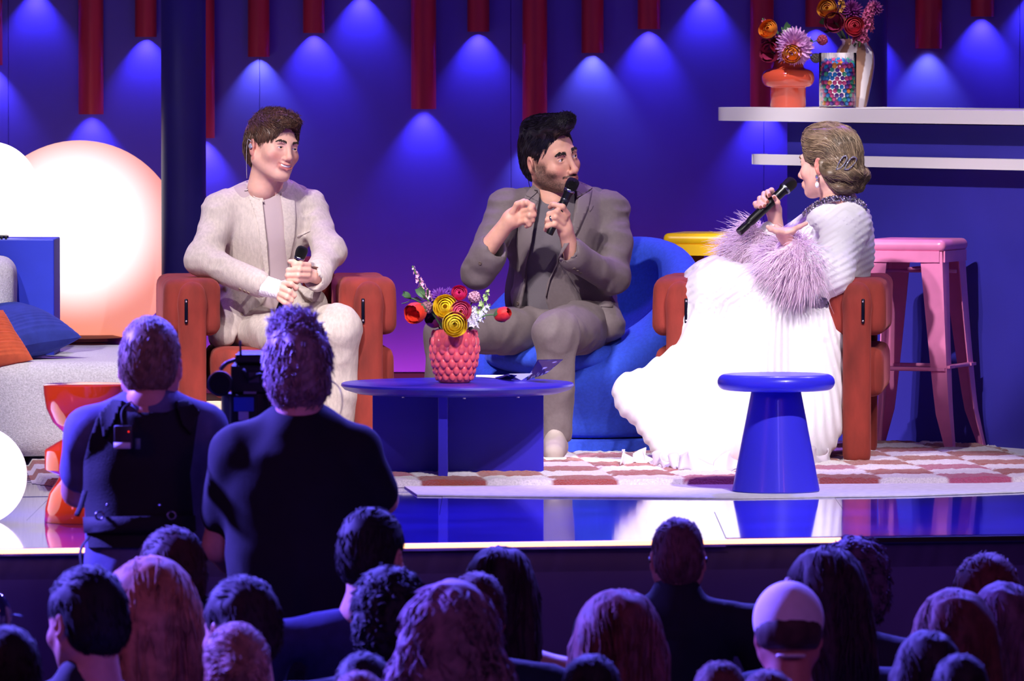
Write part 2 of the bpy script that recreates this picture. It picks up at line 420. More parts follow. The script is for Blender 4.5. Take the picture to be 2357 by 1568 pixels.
# stage deck: a black base with separate glossy panels
fl = struct(thing('floor', None, None, (0, 0, 0)))
el, er = PF(0, 1264), PF(2357, 1232)
sl = (er[1] - el[1]) / (er[0] - el[0])
def edge_y(x): return el[1] + sl * (x - el[0])
MB().prism([(-3.2, edge_y(-3.2) + .03), (3.2, edge_y(3.2) + .03), (3.2, DW + .6), (-3.2, DW + .6)], -0.09, -0.022).build('deck_base', M_black, fl, smooth=False)
pan_rng = random.Random(3)
rows = [0.012, 1.28, 2.5, 3.8, 5.2, 6.9, 8.1]
for r in range(len(rows) - 1):
    n = 5
    for c in range(n):
        x0 = -3.1 + c * 1.24 + (0.4 if r % 2 else 0); x1 = x0 + 1.2385
        mb = MB().prism([(x0, edge_y(x0) + rows[r]), (x1, edge_y(x1) + rows[r]), (x1, edge_y(x1) + rows[r + 1] - .002), (x0, edge_y(x0) + rows[r + 1] - .002)], -0.022, 0.0)
        o = mb.build('floor_panel', M_floor, fl, smooth=False)
        if r < 2: o.rotation_euler = (math.radians(pan_rng.uniform(-.05, .05)), math.radians(pan_rng.uniform(-.02, .02)), 0)
# stage front with its light strip
sf = struct(MB().prism([(-3.2, edge_y(-3.2) + .03), (3.2, edge_y(3.2) + .03), (3.2, edge_y(3.2) + .06), (-3.2, edge_y(-3.2) + .06)], -1.1, -0.02).build('wall_stage_front', M_front, smooth=False))
M_strip = mat('edge_led', (255, 190, 150), rough=0.4, emit=(255, 176, 132), estr=3.2)
xs_end = PF(1968, 1240)[0]
tr = struct(MB().prism([(-3.2, edge_y(-3.2)), (xs_end, edge_y(xs_end)), (xs_end, edge_y(xs_end) + .02), (-3.2, edge_y(-3.2) + .02)], -0.014, -0.001).build('trim_1', M_strip, smooth=False))
tr2 = struct(MB().prism([(xs_end + .003, edge_y(xs_end)), (3.2, edge_y(3.2)), (3.2, edge_y(3.2) + .02), (xs_end + .003, edge_y(xs_end) + .02)], -0.016, -0.001).build('trim_2', M_black, smooth=False))
# pit floor below the stage
M_pit = mat('pit_floor_paint', (16, 13, 24), rough=0.7, var=0.2, vscale=4)
struct(MB().prism([(-6, -9.5), (6, -9.5), (6, -2.9), (-6, -2.9)], -1.16, -1.10).build('floor_pit', M_pit, smooth=False))
# back wall in painted panels
wb = struct(thing('wall_back', None, None, (0, DW, 0)))
seams = [-3.4] + [P(x, 500, 29)[0] for x in (-560, 20, 598, 1176, 1758, 2346)] + [3.4]
MB().box((0, DW + .09, 1.5), (3.4, .03, 1.6)).build('wall_backing', M_black, wb, smooth=False)
for a, b in zip(seams[:-1], seams[1:]):
    MB().box(((a + b) / 2, DW + .03, .165 + 1.42), ((b - a) / 2 - .0008, .03, 1.42), bev=.001, seg=1).build('wall_panel', M_wall, wb, smooth=False)
struct(MB().box((0, DW + .015, .08), (3.4, .012, .08)).build('baseboard_back', M_black, smooth=False))
# round dark columns
def column(pxl, pxr, d, i):
    a, b = P(pxl, 300, d), P(pxr, 300, d); r = (b[0] - a[0]) / 2
    o = MB().lathe([(r * 1.0, 0), (r, 3.2)], 40, ((a[0] + b[0]) / 2, d - 25, 0)).build('trim_%d' % i, M_col)
    struct(o)
column(371, 474, 27.30, 3); column(1938, 2042, 28.72, 4)
# magenta floor wash at the foot of the wall
l = bpy.data.lights.new('floor_wash_magenta', 'AREA'); l.shape = 'RECTANGLE'; l.size = 6.0; l.size_y = 0.05; l.energy = 17; l.color = (1.0, 0.10, 0.42)
lo = bpy.data.objects.new('floor_wash_magenta', l); lo.location = (-0.3, DW - .14, .10); aim(lo, (-0.3, DW + .2, 0.55)); COL.objects.link(lo)

# hanging tubes with a down light in each
M_tube = mat('red_lit_tube', (200, 60, 70), rough=0.38, metal=0.25, var=0.25, vscale=7, stretch=(1, 1, .05))  # red stage light and its vertical streaks put into the tube colour
M_lens = mat('tube_lens', (220, 225, 255), rough=0.3, emit=(150, 170, 255), estr=2.0)
TUBES = [(-22, 150, 0, 54), (80, -22, 1, 54), (209, 263, 1, 58), (335, 85, 1, 50), (466, 318, 0, 56), (595, 131, 2, 50), (722, 76, 1, 50), (832, -14, 1, 52),
         (975, 251, 1, 58), (1101, 73, 1, 51), (1231, 312, 2, 57), (1364, 122, 2, 51), (1494, 67, 1, 52), (1625, -16, 1, 52), (1754, 246, 1, 54),
         (1880, 62, 1, 52), (2010, 70, 1, 52), (2138, 112, 2, 62), (2262, 38, 1, 54), (2385, -20, 1, 54)]
TL = {80: 'red hanging tube lamp ending above the frame at the far left', 209: 'long red hanging tube lamp above the big peach glowing lamp',
      335: 'short red hanging tube lamp just left of the dark left column', 466: 'red hanging tube lamp half hidden by the dark left column',
      595: 'red hanging tube lamp above the boy, throwing a pale blue cone', 722: 'short red hanging tube lamp above and right of the boy',
      975: 'long red hanging tube lamp between the boy and the host', 1101: 'short red hanging tube lamp left of the longest tube over the host',
      1231: 'longest red hanging tube lamp, ending behind the head of the host', 1364: 'red hanging tube lamp right above the host, throwing a pale cone',
      1494: 'short red hanging tube lamp right of the host', 1754: 'long red hanging tube lamp behind the coral vase', 1880: 'short red hanging tube lamp between the two flower vases',
      2138: 'red hanging tube lamp right of the striped vase, throwing a pale cone', 2262: 'short red hanging tube lamp at the upper right corner',
      -22: 'red hanging tube lamp cut off by the left edge of the picture', 832: 'red hanging tube lamp ending above the frame right of the boy',
      1625: 'red hanging tube lamp ending above the frame left of the coral vase', 2010: 'red hanging tube lamp hidden by the dark right column',
      2385: 'red hanging tube lamp beyond the right edge of the picture'}
for px, py, kind, wpx in TUBES:
    dT = 28.93; r = px2m(wpx / 2, dT); p = P(px, py, dT); cy = DW - r - .004
    t = thing('hanging_tube_lamp', TL[px], 'lamp', (p[0], cy, p[2]), 0, 'red tube lamps along the back wall')
    H = 3.0 - p[2]
    MB().lathe([(r - .004, 0.02), (r - .004, 0), (r, 0), (r, H), (0.001, H)], 28, caps=False).build('tube', M_tube, t, world=False, sharp=40)
    MB().lathe([(0.001, .052), (r - .004, .052), (r - .004, .058), (0.001, .058)], 20, caps=False).build('lens', M_lens, t, world=False)
    col = {0: (.16, .13, 1), 1: (.11, .09, 1), 2: (.26, .32, 1.0)}[kind]
    sp = spot('tube_downlight', (p[0], cy, p[2] + .046), (p[0], cy + .035, p[2] - 1), 13.0 if kind != 2 else 9.0, col, 40, 0.8, 0.006)

# ================================================================== rugs
M_felt = mat('felt_underlay', (230, 226, 236), rough=0.95, var=0.08, vscale=40, bump=.3, bscale=500)
uf = [PF(960, 1142), PF(1250, 1146), PF(1700, 1149), PF(2100, 1143), PF(2357, 1134), PF(2600, 1125)]
up = [(p[0], p[1]) for p in uf] + [(2.3, 1.6), (-.6, 1.6)]
fe = MB().prism(up, 0.0005, 0.005).build('felt_underlay', M_felt, smooth=False)
props(fe, 'flat pale grey felt mat under the front of the checkered rug', 'mat')
def rug_mat():
    m = bpy.data.materials.new('rug_checks'); m.use_nodes = True; nt = m.node_tree; N = nt.nodes; L = nt.links; b = N['Principled BSDF']
    b.inputs['Roughness'].default_value = .95; b.inputs['Sheen Weight'].default_value = .4
    a = N.new('ShaderNodeVertexColor'); a.layer_name = 'col'
    t = N.new('ShaderNodeTexNoise'); t.inputs['Scale'].default_value = 170; t.inputs['Detail'].default_value = 4
    r = N.new('ShaderNodeValToRGB'); r.color_ramp.elements[0].position = .3; r.color_ramp.elements[0].color = (.55, .55, .55, 1); r.color_ramp.elements[1].position = .6
    tc = N.new('ShaderNodeTexCoord'); L.new(tc.outputs['Object'], t.inputs['Vector']); L.new(t.outputs[0], r.inputs[0])
    mx = N.new('ShaderNodeMix'); mx.data_type = 'RGBA'; mx.blend_type = 'MULTIPLY'; mx.inputs[0].default_value = .6
    L.new(a.outputs[0], mx.inputs[6]); L.new(r.outputs[0], mx.inputs[7]); L.new(mx.outputs[2], b.inputs['Base Color'])
    bp = N.new('ShaderNodeBump'); bp.inputs['Strength'].default_value = .8; bp.inputs['Distance'].default_value = .006
    L.new(t.outputs[0], bp.inputs['Height']); L.new(bp.outputs[0], b.inputs['Normal']); return m
def make_rug():
    # rug frame: u along the front edge, v to the back
    A = PF(70, 1128)[:2]; B = PF(2420, 1116)[:2]; ex = (B - A) / np.linalg.norm(B - A); ey = np.array([-ex[1], ex[0]])
    Lx = np.linalg.norm(B - A) + .15; Ly = 2.35; res = .0125
    nu, nv = int(Lx / res), int(Ly / res)
    U, W = np.meshgrid(np.linspace(0, Lx, nu), np.linspace(0, Ly, nv), indexing='ij')
    q = np.stack([U, W, np.zeros_like(U)], -1)
    wob = noise(q, 9) * .012 + noise(q, 31) * .006; wob2 = noise(q + 7, 9) * .010 + noise(q + 9, 33) * .006
    cu, cv = .215, .27
    iu = np.floor((U + wob + .03) / cu).astype(int); iv = np.floor((W + wob2) / cv).astype(int)
    fu = (U + wob + .03) / cu - iu; fv = (W + wob2) / cv - iv
    chk = (iu + iv) % 2
    hh = (np.sin(iu * 12.9898 + iv * 78.233) * 43758.5453) % 1
    white = np.array(lin((232, 222, 226))); rust = np.array(lin((158, 62, 48))); pink = np.array(lin((178, 70, 108)))
    c = np.where(chk[..., None] == 1, white, np.where((hh > .70)[..., None], pink, rust))
    ed = np.minimum(np.minimum(fu, 1 - fu) * cu, np.minimum(fv, 1 - fv) * cv)
    Z = .010 + .008 * np.clip(ed / .018, 0, 1) ** .5 + noise(q, 60) * .004 + noise(q, 110) * .003
    be = np.minimum(np.minimum(U + noise(q, 14) * .01, Lx - U), np.minimum(W + noise(q + 3, 14) * .012, Ly - W)); Z *= np.clip((be + .012) / .03, .02, 1) ** .5
    Z *= np.clip((be - .002) / .012, 0, 1) ** .5; Z += .0052; Z[:2, :] = .001; Z[-2:, :] = .001; Z[:, :2] = .001; Z[:, -2:] = .001
    rad = .42; kx = np.maximum(rad - U, np.maximum(U - (Lx - rad), 0)); ky = np.maximum(rad - W, np.maximum(W - (Ly - rad), 0)); cr = np.hypot(np.maximum(kx, 0), np.maximum(ky, 0)); Z[cr > rad - .03] = .001
    X = A[0] + U * ex[0] + W * ey[0]; Y = A[1] + U * ex[1] + W * ey[1]
    V = np.stack([X, Y, Z], -1).reshape(-1, 3); idx = np.arange(nu * nv).reshape(nu, nv)
    Q = np.stack([idx[:-1, :-1], idx[1:, :-1], idx[1:, 1:], idx[:-1, 1:]], -1).reshape(-1, 4)
    # rounded corners
    cx = V[Q[:, 0]]; uu = (cx[:, :2] - A) @ ex; vv = (cx[:, :2] - A) @ ey; rad = .42
    dx = np.maximum(rad - uu, np.maximum(uu - (Lx - rad), 0)); dy = np.maximum(rad - vv, np.maximum(vv - (Ly - rad), 0))
    keep = np.hypot(np.maximum(dx, 0), np.maximum(dy, 0)) < rad
    o = mesh('checkered_rug', V, Q[keep], rug_mat(), cols=c.reshape(-1, 3))
    props(o, 'shaggy checkered rug in rust, pink and white under the seating', 'rug')
make_rug()
RUGZ = .008

# ================================================================== furniture
M_velvet = mat('rust_velvet', (128, 42, 32), rough=0.85, var=0.35, vscale=14, sheen=.5, bump=.25, bscale=160, stretch=(1, 1, .35), ramp=(.3, .7))
M_slot = mat('dark_steel', (24, 26, 44), rough=0.35, metal=.8)
M_screw = mat('bright_screw', (220, 220, 225), rough=0.3, metal=1)
M_pine = mat('pale_plywood', (222, 200, 168), rough=.55, var=.12, vscale=9, stretch=(1, 1, 6))
def rust_chair(mir, near_px, near_d, ang, label):
    """near plank at (near_px, near_d); ang turns the chair; mir = 1 near arm is on the left of the picture"""
    W = .60; a = ang
    t = thing('armchair', label, 'armchair', (0, 0, 0), a, 'rust velvet armchairs')
    nl = np.array([-mir * W / 2, -.31, 0]) @ Rz(a).T
    p = P(near_px, 1071, near_d); t.location = (p[0] - nl[0], p[1] - nl[1], RUGZ)
    ORIG[t.name] = np.array(t.location)
    for s in (-1, 1):
        x = s * W / 2; out = s
        sd = Sdf().box((x, -.31, .29), (.048, .034, .29), .03, k=.0).cap((x, -.31, .54), (x, -.31, .575), .048, .046, k=.015, sq=(1, .72, 1))
        pl = sdfmesh('front_post', sd, .009, M_velvet, t, world=False)
        MB().box((x + s * -.022 * mir * s, -.3475, .52), (.0055, .004, .042), bev=.003).build('slot', M_slot, pl, world=False)
        for z in (.487, .553): MB().sphere((x - .022 * mir, -.352, z), .0036, 8, 6).build('screw', M_screw, pl, world=False)
        sd = Sdf().box((x, .03, .532), (.098, .335, .098), .035)
        sdfmesh('arm_cushion', sd, .015, M_velvet, t, world=False, disp=lambda X: noise(X, 9) * .003)
        sd = Sdf().box((x + .02 * s, .03, .31), (.07, .32, .085), .035)
        sdfmesh('side_bolster', sd, .016, M_velvet, t, world=False)
        sd = Sdf().box((x, .33, .27), (.046, .034, .27), .03)
        sdfmesh('rear_post', sd, .012, M_velvet, t, world=False)
    sd = Sdf().box((0, -.02, .305), (.236, .30, .088), .04); sdfmesh('seat_cushion', sd, .015, M_velvet, t, world=False, disp=lambda X: noise(X, 7) * .004)
    sd = Sdf().box((0, .27, .52), (.22, .085, .17), .06); sdfmesh('back_cushion', sd, .012, M_velvet, t, world=False, disp=lambda X: noise(X, 7) * .004)
    for y in (-.29, .27): MB().box((0, y, .192), (W / 2, .011, .021), bev=.002).build('wood_rail', M_pine, t, world=False, smooth=False)
    return t
rust_chair(1, 443, 25.40, math.radians(5), 'rust velvet armchair with block arms holding the boy in the beige suit')
rust_chair(-1, 1972, 25.40, math.radians(-5), 'rust velvet armchair with block arms under the woman in the white gown')

# blue tub chair
M_tub = mat('blue_wool', (40, 72, 196), rough=.9, var=.10, vscale=90, sheen=.4, bump=.2, bscale=300)
def tub_chair():
    c = P(1352, 1065, 26.22); t = thing('tub_chair', 'large round blue upholstered tub chair under the host', 'armchair', (c[0], c[1], .012))
    fw = np.array([-.62, -.78, 0]); fw /= np.linalg.norm(fw); rt = np.array([-fw[1], fw[0], 0])
    O = np.array([0, 0, 0.])
    sd = Sdf().ell(O + (0, 0, .44), (.43, .43, .46)).cap(O + (0, 0, .13), O + (0, 0, .3), .30, .40, k=.08)
    # rim plane: high at the back, low in front
    n = np.array([fw[0] * .60, fw[1] * .60, .80]); sd.half(O + (-fw[0] * .18, -fw[1] * .18, .665), n, .05)
    sd.ell(O + fw * .06 + (0, 0, .62), (.315, .315, .30), k=.05, sub=True).cap(O + fw * .1 + (0, 0, .60), O + fw * .6 + (0, 0, .56), .235, .25, k=.06, sub=True)
    sd.half(O + (0, 0, .055), (0, 0, -1), .02)
    sdfmesh('shell', sd, .015, M_tub, t, world=False, it=2)
    sd = Sdf().ell(O + fw * .10 + (0, 0, .335), (.30, .33, .085), k=.02); sdfmesh('seat_cushion', sd, .012, M_tub, t, world=False, it=2)
    MB().lathe([(.30, 0), (.315, .01), (.315, .045), (.29, .052)], 48).build('base_ring', M_tub, t, world=False, sharp=40)
tub_chair()

# round coffee table
M_tblue = mat('blue_lacquer', (46, 36, 176), rough=.34, var=.04, vscale=3)
def coffee_table():
    p = P(1053, 1100, 24.72); t = thing('coffee_table', 'low round blue coffee table with crossed panel legs', 'table', (p[0], p[1], .012))
    z = P(1053, 879, 24.78)[2] - .012; R = px2m(268, 24.78)
    MB().lathe([(R - .05, z - .034), (R - .012, z - .022), (R, z - .009), (R - .002, z - .002), (R - .006, z), (.001, z)], 96).build('table_top', M_tblue, t, world=False, sharp=35)
    h = (z - .034) / 2; th = .0155
    MB().box((px2m(1.5, 24.72), 0, h), (px2m(197, 24.72), th, h), bev=.002).build('leg_panel', M_tblue, t, world=False, smooth=False)
    xc = px2m(1021 - 1053, 24.5)
    MB().box((xc, 0, h), (th, .285, h), bev=.002).build('leg_panel', M_tblue, t, world=False, smooth=False)
    for px in (930, 1070, 1193):
        MB().lathe([(.005, 0), (.005, .006)], 10, (px2m(px - 1053, 24.6), -.2 if px != 1070 else -.28, z - .041)).build('screw', M_screw, t, world=False)
    return p, z + .012
TBL, TBZ = coffee_table()

# blue mushroom side table
M_mush = mat('blue_satin', (62, 58, 226), rough=.30, spec=.5, coat=.15)
def mushroom():
    base = PF(1786, 1131, .005); d = base[1] + 25; r0 = px2m(101, d); t = thing('side_table', 'blue mushroom side table with cone foot on the felt mat', 'table', base)
    zt = P(1782, 861, d)[2] - .005; R = px2m(135.5, d); th = px2m(37, d)
    k = th / 2
    prof = [(.001, zt - th), (R - k, zt - th)] + [(R - k + k * math.cos(a), zt - k + k * math.sin(a)) for a in np.linspace(-PI / 2, PI / 2, 12)] + [(R - k, zt), (.001, zt)]
    MB().lathe(prof, 80, caps=False).build('table_top', M_mush, t, world=False)
    MB().lathe([(r0 - .004, 0), (r0, .004), (px2m(57, d), zt - th - .001), (px2m(57, d) - .01, zt - th)], 80).build('cone_foot', M_mush, t, world=False, sharp=50)
mushroom()

# glossy orange stacked table
M_orange = mat('orange_lacquer', (232, 66, 22), rough=.09, spec=.6, coat=.5)
def stacked():
    base = PF(197, 1202, 0); d = base[1] + 25; s = d / F; t = thing('side_table', 'glossy orange stacked side table of bowl, cone and dome shapes', 'table', base)
    zz = lambda py: P(197, py, d)[2]
    prof_top = [(30, 1001), (52, 994), (75, 972), (90, 940), (96, 905), (97, 886), (90, 884), (1, 884)]
    MB().lathe([(r * s, zz(y)) for r, y in prof_top], 64).build('bowl_top', M_orange, t, world=False, sharp=50)
    mid = [(60, 1097), (93, 1081), (94, 1078), (94, 1038), (92, 1034), (45, 1006), (30, 1001)]
    MB().lathe([(r * s, zz(y)) for r, y in mid], 64).build('cone_ring', M_orange, t, world=False, sharp=30)
    bot = [(93, 1204), (95, 1200), (93, 1170), (84, 1135), (66, 1108), (60, 1097)]
    MB().lathe([(r * s, max(0.0, zz(y))) for r, y in bot], 64).build('dome_foot', M_orange, t, world=False, sharp=50)
stacked()

# bar stools
def bar_stool(px, d, rz, rgb, label, ztop_py, nm, zb=RUGZ):
    p = P(px, 1035, d); m = mat(nm, rgb, rough=.32, spec=.5, var=.04, vscale=20); H = P(px, ztop_py, d)[2] - zb
    t = thing('bar_stool', label, 'stool', (p[0], p[1], zb), rz, 'metal bar stools')
    hs = .152
    sd = Sdf().box((0, 0, H - .022), (hs, hs, .022), .02, k=0).ell((0, 0, H + .03), (.12, .12, .038), k=.01, sub=True)
    sdfmesh('seat', sd, .006, m, t, world=False)
    mb = MB()
    for q in range(4):
        mb.box(np.array([0, -hs + .006, H - .06]) @ Rz(q * PI / 2).T, (hs - .02, .003, .02), R=Rz(q * PI / 2))
    mb.build('apron', m, t, world=False, smooth=False)
    for sx in (-1, 1):
        for sy in (-1, 1):
            V = []; Fc = []
            for k, f in enumerate(np.linspace(0, 1, 12)):
                z = (H - .042) * (1 - f); e = .136 + .05 * f + .004 * math.sin(f * PI) * -1 + (.012 * max(0, f - .8) / .2); wd = (.078 - .040 * f) if f < .82 else (.078 - .04 * .82 - .02 * (f - .82) / .18)
                pts = [(e, e - wd), (e + .004, e - wd), (e + .006, e - .02), (e + .004, e + .004), (e - .02, e + .006), (e - wd, e + .004), (e - wd, e), (e - .01, e - .001), (e - .001, e - .01)]
                V += [(sx * a - sx * .0, sy * b, z) for a, b in pts]
            n = 9
            for k in range(11): Fc += [(k * n + j, k * n + (j + 1) % n, (k + 1) * n + (j + 1) % n, (k + 1) * n + j) for j in range(n)]
            Fc += [tuple(range(n)), tuple(11 * n + j for j in range(n - 1, -1, -1))]
            if sx * sy > 0: Fc = [f[::-1] for f in Fc]
            mesh('leg', V, Fc, m, t, world=False, sharp=35)
    zr = .285; e = .165
    for q in range(4):
        a = np.array([-e, -e, zr + .008 * (q % 2)]) @ Rz(q * PI / 2).T; b = np.array([e, -e, zr + .008 * (q % 2)]) @ Rz(q * PI / 2).T
        mb = MB().tube([a + (b - a) * .12, a + (b - a) * .2, a + (b - a) * .8, a + (b - a) * .88], .0075, 10); v = (b - a) / np.linalg.norm(b - a); R = frame_to(v)
        mb.box(a + (b - a) * .10, (.012, .005, .03), R=R).box(a + (b - a) * .90, (.012, .005, .03), R=R)
        mb.build('foot_rung', m, t, world=False, sharp=40)
    z2 = H - .115
    MB().tube([(-.145, .02, z2), (.145, .02, z2)], .006, 8).build('cross_brace', m, t, world=False)
    MB().tube([(.02, -.145, z2 + .012), (.02, .145, z2 + .012)], .006, 8).build('cross_brace', m, t, world=False)
    return t
bar_stool(2106, 26.45, math.radians(-20), (226, 128, 178), 'pink metal bar stool with splayed legs in front of the blue bar', 549, 'pink_enamel')
bar_stool(1640, 27.0, math.radians(-14), (240, 190, 12), 'yellow metal bar stool partly hidden behind the woman in white', 535, 'yellow_enamel', 0.0)

# the bar
M_bar = mat('bar_blue_paint', (48, 43, 150), rough=.55, var=.05, vscale=4, bump=.05, bscale=200)
M_slab = mat('white_laminate', (236, 228, 230), rough=.4)
def bar():
    A = P(1812, 500, 27.60); B = P(2357, 500, 26.42); v = (B - A)[:2]; v /= np.linalg.norm(v); nrm = np.array([v[1], -v[0]])  # nrm towards the camera
    if nrm[1] > 0: nrm = -nrm
    a = A[:2]; e = a + v * 2.2; dep = .62
    t = thing('bar_counter', 'blue bar counter with two white rounded shelf slabs behind the pink stool', 'bar', (a[0], a[1], 0))
    MB().prism([tuple(a), tuple(e), tuple(e - nrm * dep), tuple(a - nrm * dep * .4 + v * .25)], 0.0, 1.145).build('bar_body', M_bar, t, smooth=False)
    def slab(name, px0, z0, z1, over, back):
        L0 = P(px0, 300, 27.7)[0]
        # start so that the left tip of the slab falls at px0
        s0 = (L0 - a[0]) / v[0] + .0
        pts = []; r = .13
        f0 = a + v * s0 + nrm * over
        # rounded left end
        c0 = f0 + v * r - nrm * r; ang0 = math.atan2(nrm[1], nrm[0])
        for k in range(9):
            th = k / 8 * PI / 2; pts.append(tuple(c0 + r * (nrm * math.cos(th) - v * math.sin(th))))
        pts.append(tuple(f0 - nrm * back + v * .04)); pts.append(tuple(e - nrm * back)); pts.append(tuple(e + nrm * over))
        MB().prism(pts, z0, z1).build(name, M_slab, t, smooth=True, sharp=35)
    slab('counter_top', 1676, 1.150, 1.199, .10, .62)
    slab('shelf_slab', 1745, .990, 1.028, .085, .03)
    return a, v, nrm
BA, BV, BN = bar(); BARZ = 1.199

# lamps on the left
def glow(name, c1, s1, c2, s2, axis='r', scale=1.0):
    m = bpy.data.materials.new(name); m.use_nodes = True; nt = m.node_tree; N = nt.nodes; L = nt.links; b = N['Principled BSDF']
    b.inputs['Base Color'].default_value = (.85, .75, .7, 1); b.inputs['Roughness'].default_value = .35
    tc = N.new('ShaderNodeTexCoord'); ln = N.new('ShaderNodeVectorMath'); ln.operation = 'LENGTH'; mp = N.new('ShaderNodeMapping')
    mp.inputs['Scale'].default_value = (scale, 0.0, scale); mp.inputs['Location'].default_value = (0.03, 0, -.07 * scale)
    L.new(tc.outputs['Object'], mp.inputs[0]); L.new(mp.outputs[0], ln.inputs[0])
    r = N.new('ShaderNodeValToRGB'); r.color_ramp.interpolation = 'EASE'
    r.color_ramp.elements[0].position = .42; r.color_ramp.elements[0].color = (*[x * s1 for x in lin(c1)], 1); r.color_ramp.elements[1].position = 1.0; r.color_ramp.elements[1].color = (*[x * s2 for x in lin(c2)], 1)
    L.new(ln.outputs['Value'], r.inputs[0]); L.new(r.outputs[0], b.inputs['Emission Color']); b.inputs['Emission Strength'].default_value = 1.0; return m
def big_lamp():
    c = P(184, 560, 27.78); R = px2m(237, 27.78); zb = P(184, 786, 27.7)[2]
    t = thing('floor_lamp', 'huge round peach glowing lamp behind the grey sofa seat', 'lamp', (c[0], c[1], zb))
    ORIG[t.name] = np.array([c[0], c[1], zb])
    zc = c[2] - zb
    def fn(V): V = V.copy(); V[:, 1] *= .42; return V
    mb = MB(); n = 72
    prof = [(math.cos(ph), math.sin(ph)) for ph in np.linspace(-PI / 2, PI / 2, 40)]
    V = []
    for cph, sph in prof:
        for j in range(n):
            th = 2 * PI * j / n; y = math.sin(th) * cph; x = math.cos(th) * cph; rad = math.hypot(x, sph)
            V.append((x * R, np.sign(y) * R * .34 * (max(0.0, 1 - rad ** 3.0)) ** .6, sph * R))
    Fc = [(i * n + j, i * n + (j + 1) % n, (i + 1) * n + (j + 1) % n, (i + 1) * n + j) for i in range(39) for j in range(n)]
    V = np.array(V) + (0, 0, zc)
    m = glow('peach_glow', (255, 244, 240), 1.5, (255, 150, 118), .92, scale=1 / R)
    o = mesh('globe', V - (0, 0, zc), Fc, m, t, world=False); o.location = (0, 0, zc)
    MB().lathe([(.15, -zb), (.15, 0), (.16, 0), (.16, .012), (.13, .022)], 40).build('foot_plate', mat('dark_red_metal', (96, 26, 30), rough=.4), t, world=False, sharp=40)
big_lamp()
M_globe = mat('white_globe', (255, 250, 245), rough=.3, emit=(255, 240, 232), estr=2.2)
def globe(px, py, rpx, d, label, zb):
    c = P(px, py, d); r = px2m(rpx, d)
    t = thing('globe_lamp', label, 'lamp', (c[0], c[1], zb))
    MB().sphere((0, 0, c[2] - zb), r, 48, 28).build('globe', M_globe, t, world=False)
    h = max(c[2] - zb - r * .97, .004)
    MB().lathe([(r * .38, 0), (r * .38, h), (r * .3, h + .006)], 32).build('foot_ring', M_slot, t, world=False, sharp=40)
cabz = P(60, 549, 26.1)[2]
globe(-22, 436, 110, 26.15, 'white glowing globe lamp on the blue box at the left edge', cabz)
globe(-53, 1095, 115, 22.42, 'white glowing globe lamp on the glossy floor at the left edge', 0.0)
cb = thing('box_table', 'blue box table carrying the upper white globe lamp', 'table', (P(30, 600, 26.15)[0], 1.15, .352))
xr = px2m(132 - 30, 26.0)
sdb = MB().box((xr - .26, 0, (cabz - .352) / 2), (.26, .17, (cabz - .352) / 2), bev=.004).build('box_body', mat('box_blue', (44, 62, 206), rough=.5, var=.05), cb, world=False, smooth=False)
for px in (2, 11, 21):
    q = MB().box((px2m(px - 30, 25.99), -.162, cabz - .352 + .004), (.0035, .004, .006)).build('knob', M_black, cb, world=False, smooth=False)

# grey boucle sofa
M_boucle = mat('grey_boucle', (186, 182, 190), rough=.95, var=.30, vscale=170, bump=1.0, bscale=260, sheen=.3, rgb2=(226, 222, 230), ramp=(.3, .7))
def sofa():
    x1 = P(426, 900, 25.7)[0]; f0 = PF(-60, 1076); t = thing('sofa', 'low grey boucle sofa seat at the left edge', 'sofa', (f0[0] + .3, f0[1] + .6, 0))
    zt = .352; xl = -2.6; sk = .10     # front edge recedes slightly to the right
    sd = Sdf().box(((xl + x1) / 2, f0[1] + .80, zt / 2 + .016), ((x1 - xl) / 2, .76, zt / 2 - .014), .05, R=Rz(math.radians(5.0)), k=0)
    sdfmesh('seat_base', sd, .022, M_boucle, t, it=1, disp=lambda X: noise(X, 60) * .0022)
    c = P(-38, 700, 25.75); sd = Sdf().box((c[0], c[1] + .1, zt + .16), (px2m(70, 25.8), .14, .19), .06)
    sdfmesh('back_roll', sd, .012, M_boucle, t, disp=lambda X: noise(X, 60) * .0022)
    for x in (-2.0, x1 - .15): MB().lathe([(.02, 0), (.025, .03)], 16, (x, f0[1] + .2, 0)).build('foot', M_black, t)
sofa()
def cushion(c, hw, hh, th, R, m, label, rib):
    n = 60; g = np.linspace(-1, 1, n); U, W = np.meshgrid(g, g, indexing='ij')
    e = (1 - np.abs(U) ** 2.2) * (1 - np.abs(W) ** 2.2); e = np.maximum(e, 0) ** .5
    pin = 1 - .10 * (np.abs(W) ** 2) * (1 - np.abs(U)) - .0
    X = U * hw * (1 - .08 * (1 - np.abs(W)) * np.abs(U)); Y = W * hh * (1 - .08 * (1 - np.abs(U)) * np.abs(W))
    rb = np.sin(W * rib) * .0055
    top = np.stack([X, Y, th * e + rb * e], -1); bot = np.stack([X, Y, -th * e - rb * e], -1)
    V = np.concatenate([top.reshape(-1, 3), bot.reshape(-1, 3)]) @ R.T + c; idx = np.arange(n * n).reshape(n, n)
    Q = np.stack([idx[:-1, :-1], idx[1:, :-1], idx[1:, 1:], idx[:-1, 1:]], -1).reshape(-1, 4); Q = np.concatenate([Q, Q[:, ::-1] + n * n])
    o = mesh('cushion', V, Q, m); props(o, label, 'cushion', 'corduroy cushions on the sofa'); return o
M_cb = mat('blue_corduroy', (44, 58, 150), rough=.9, var=.12, vscale=30, sheen=.5); M_co = mat('orange_corduroy', (206, 92, 58), rough=.9, var=.12, vscale=30, sheen=.5)
cushion(P(24, 762, 25.68), .175, .175, .085, Ry(math.radians(4)) @ Rx(math.radians(14)) @ Rz(math.radians(42)), M_cb, 'blue ribbed corduroy cushion leaning on the sofa', 60)
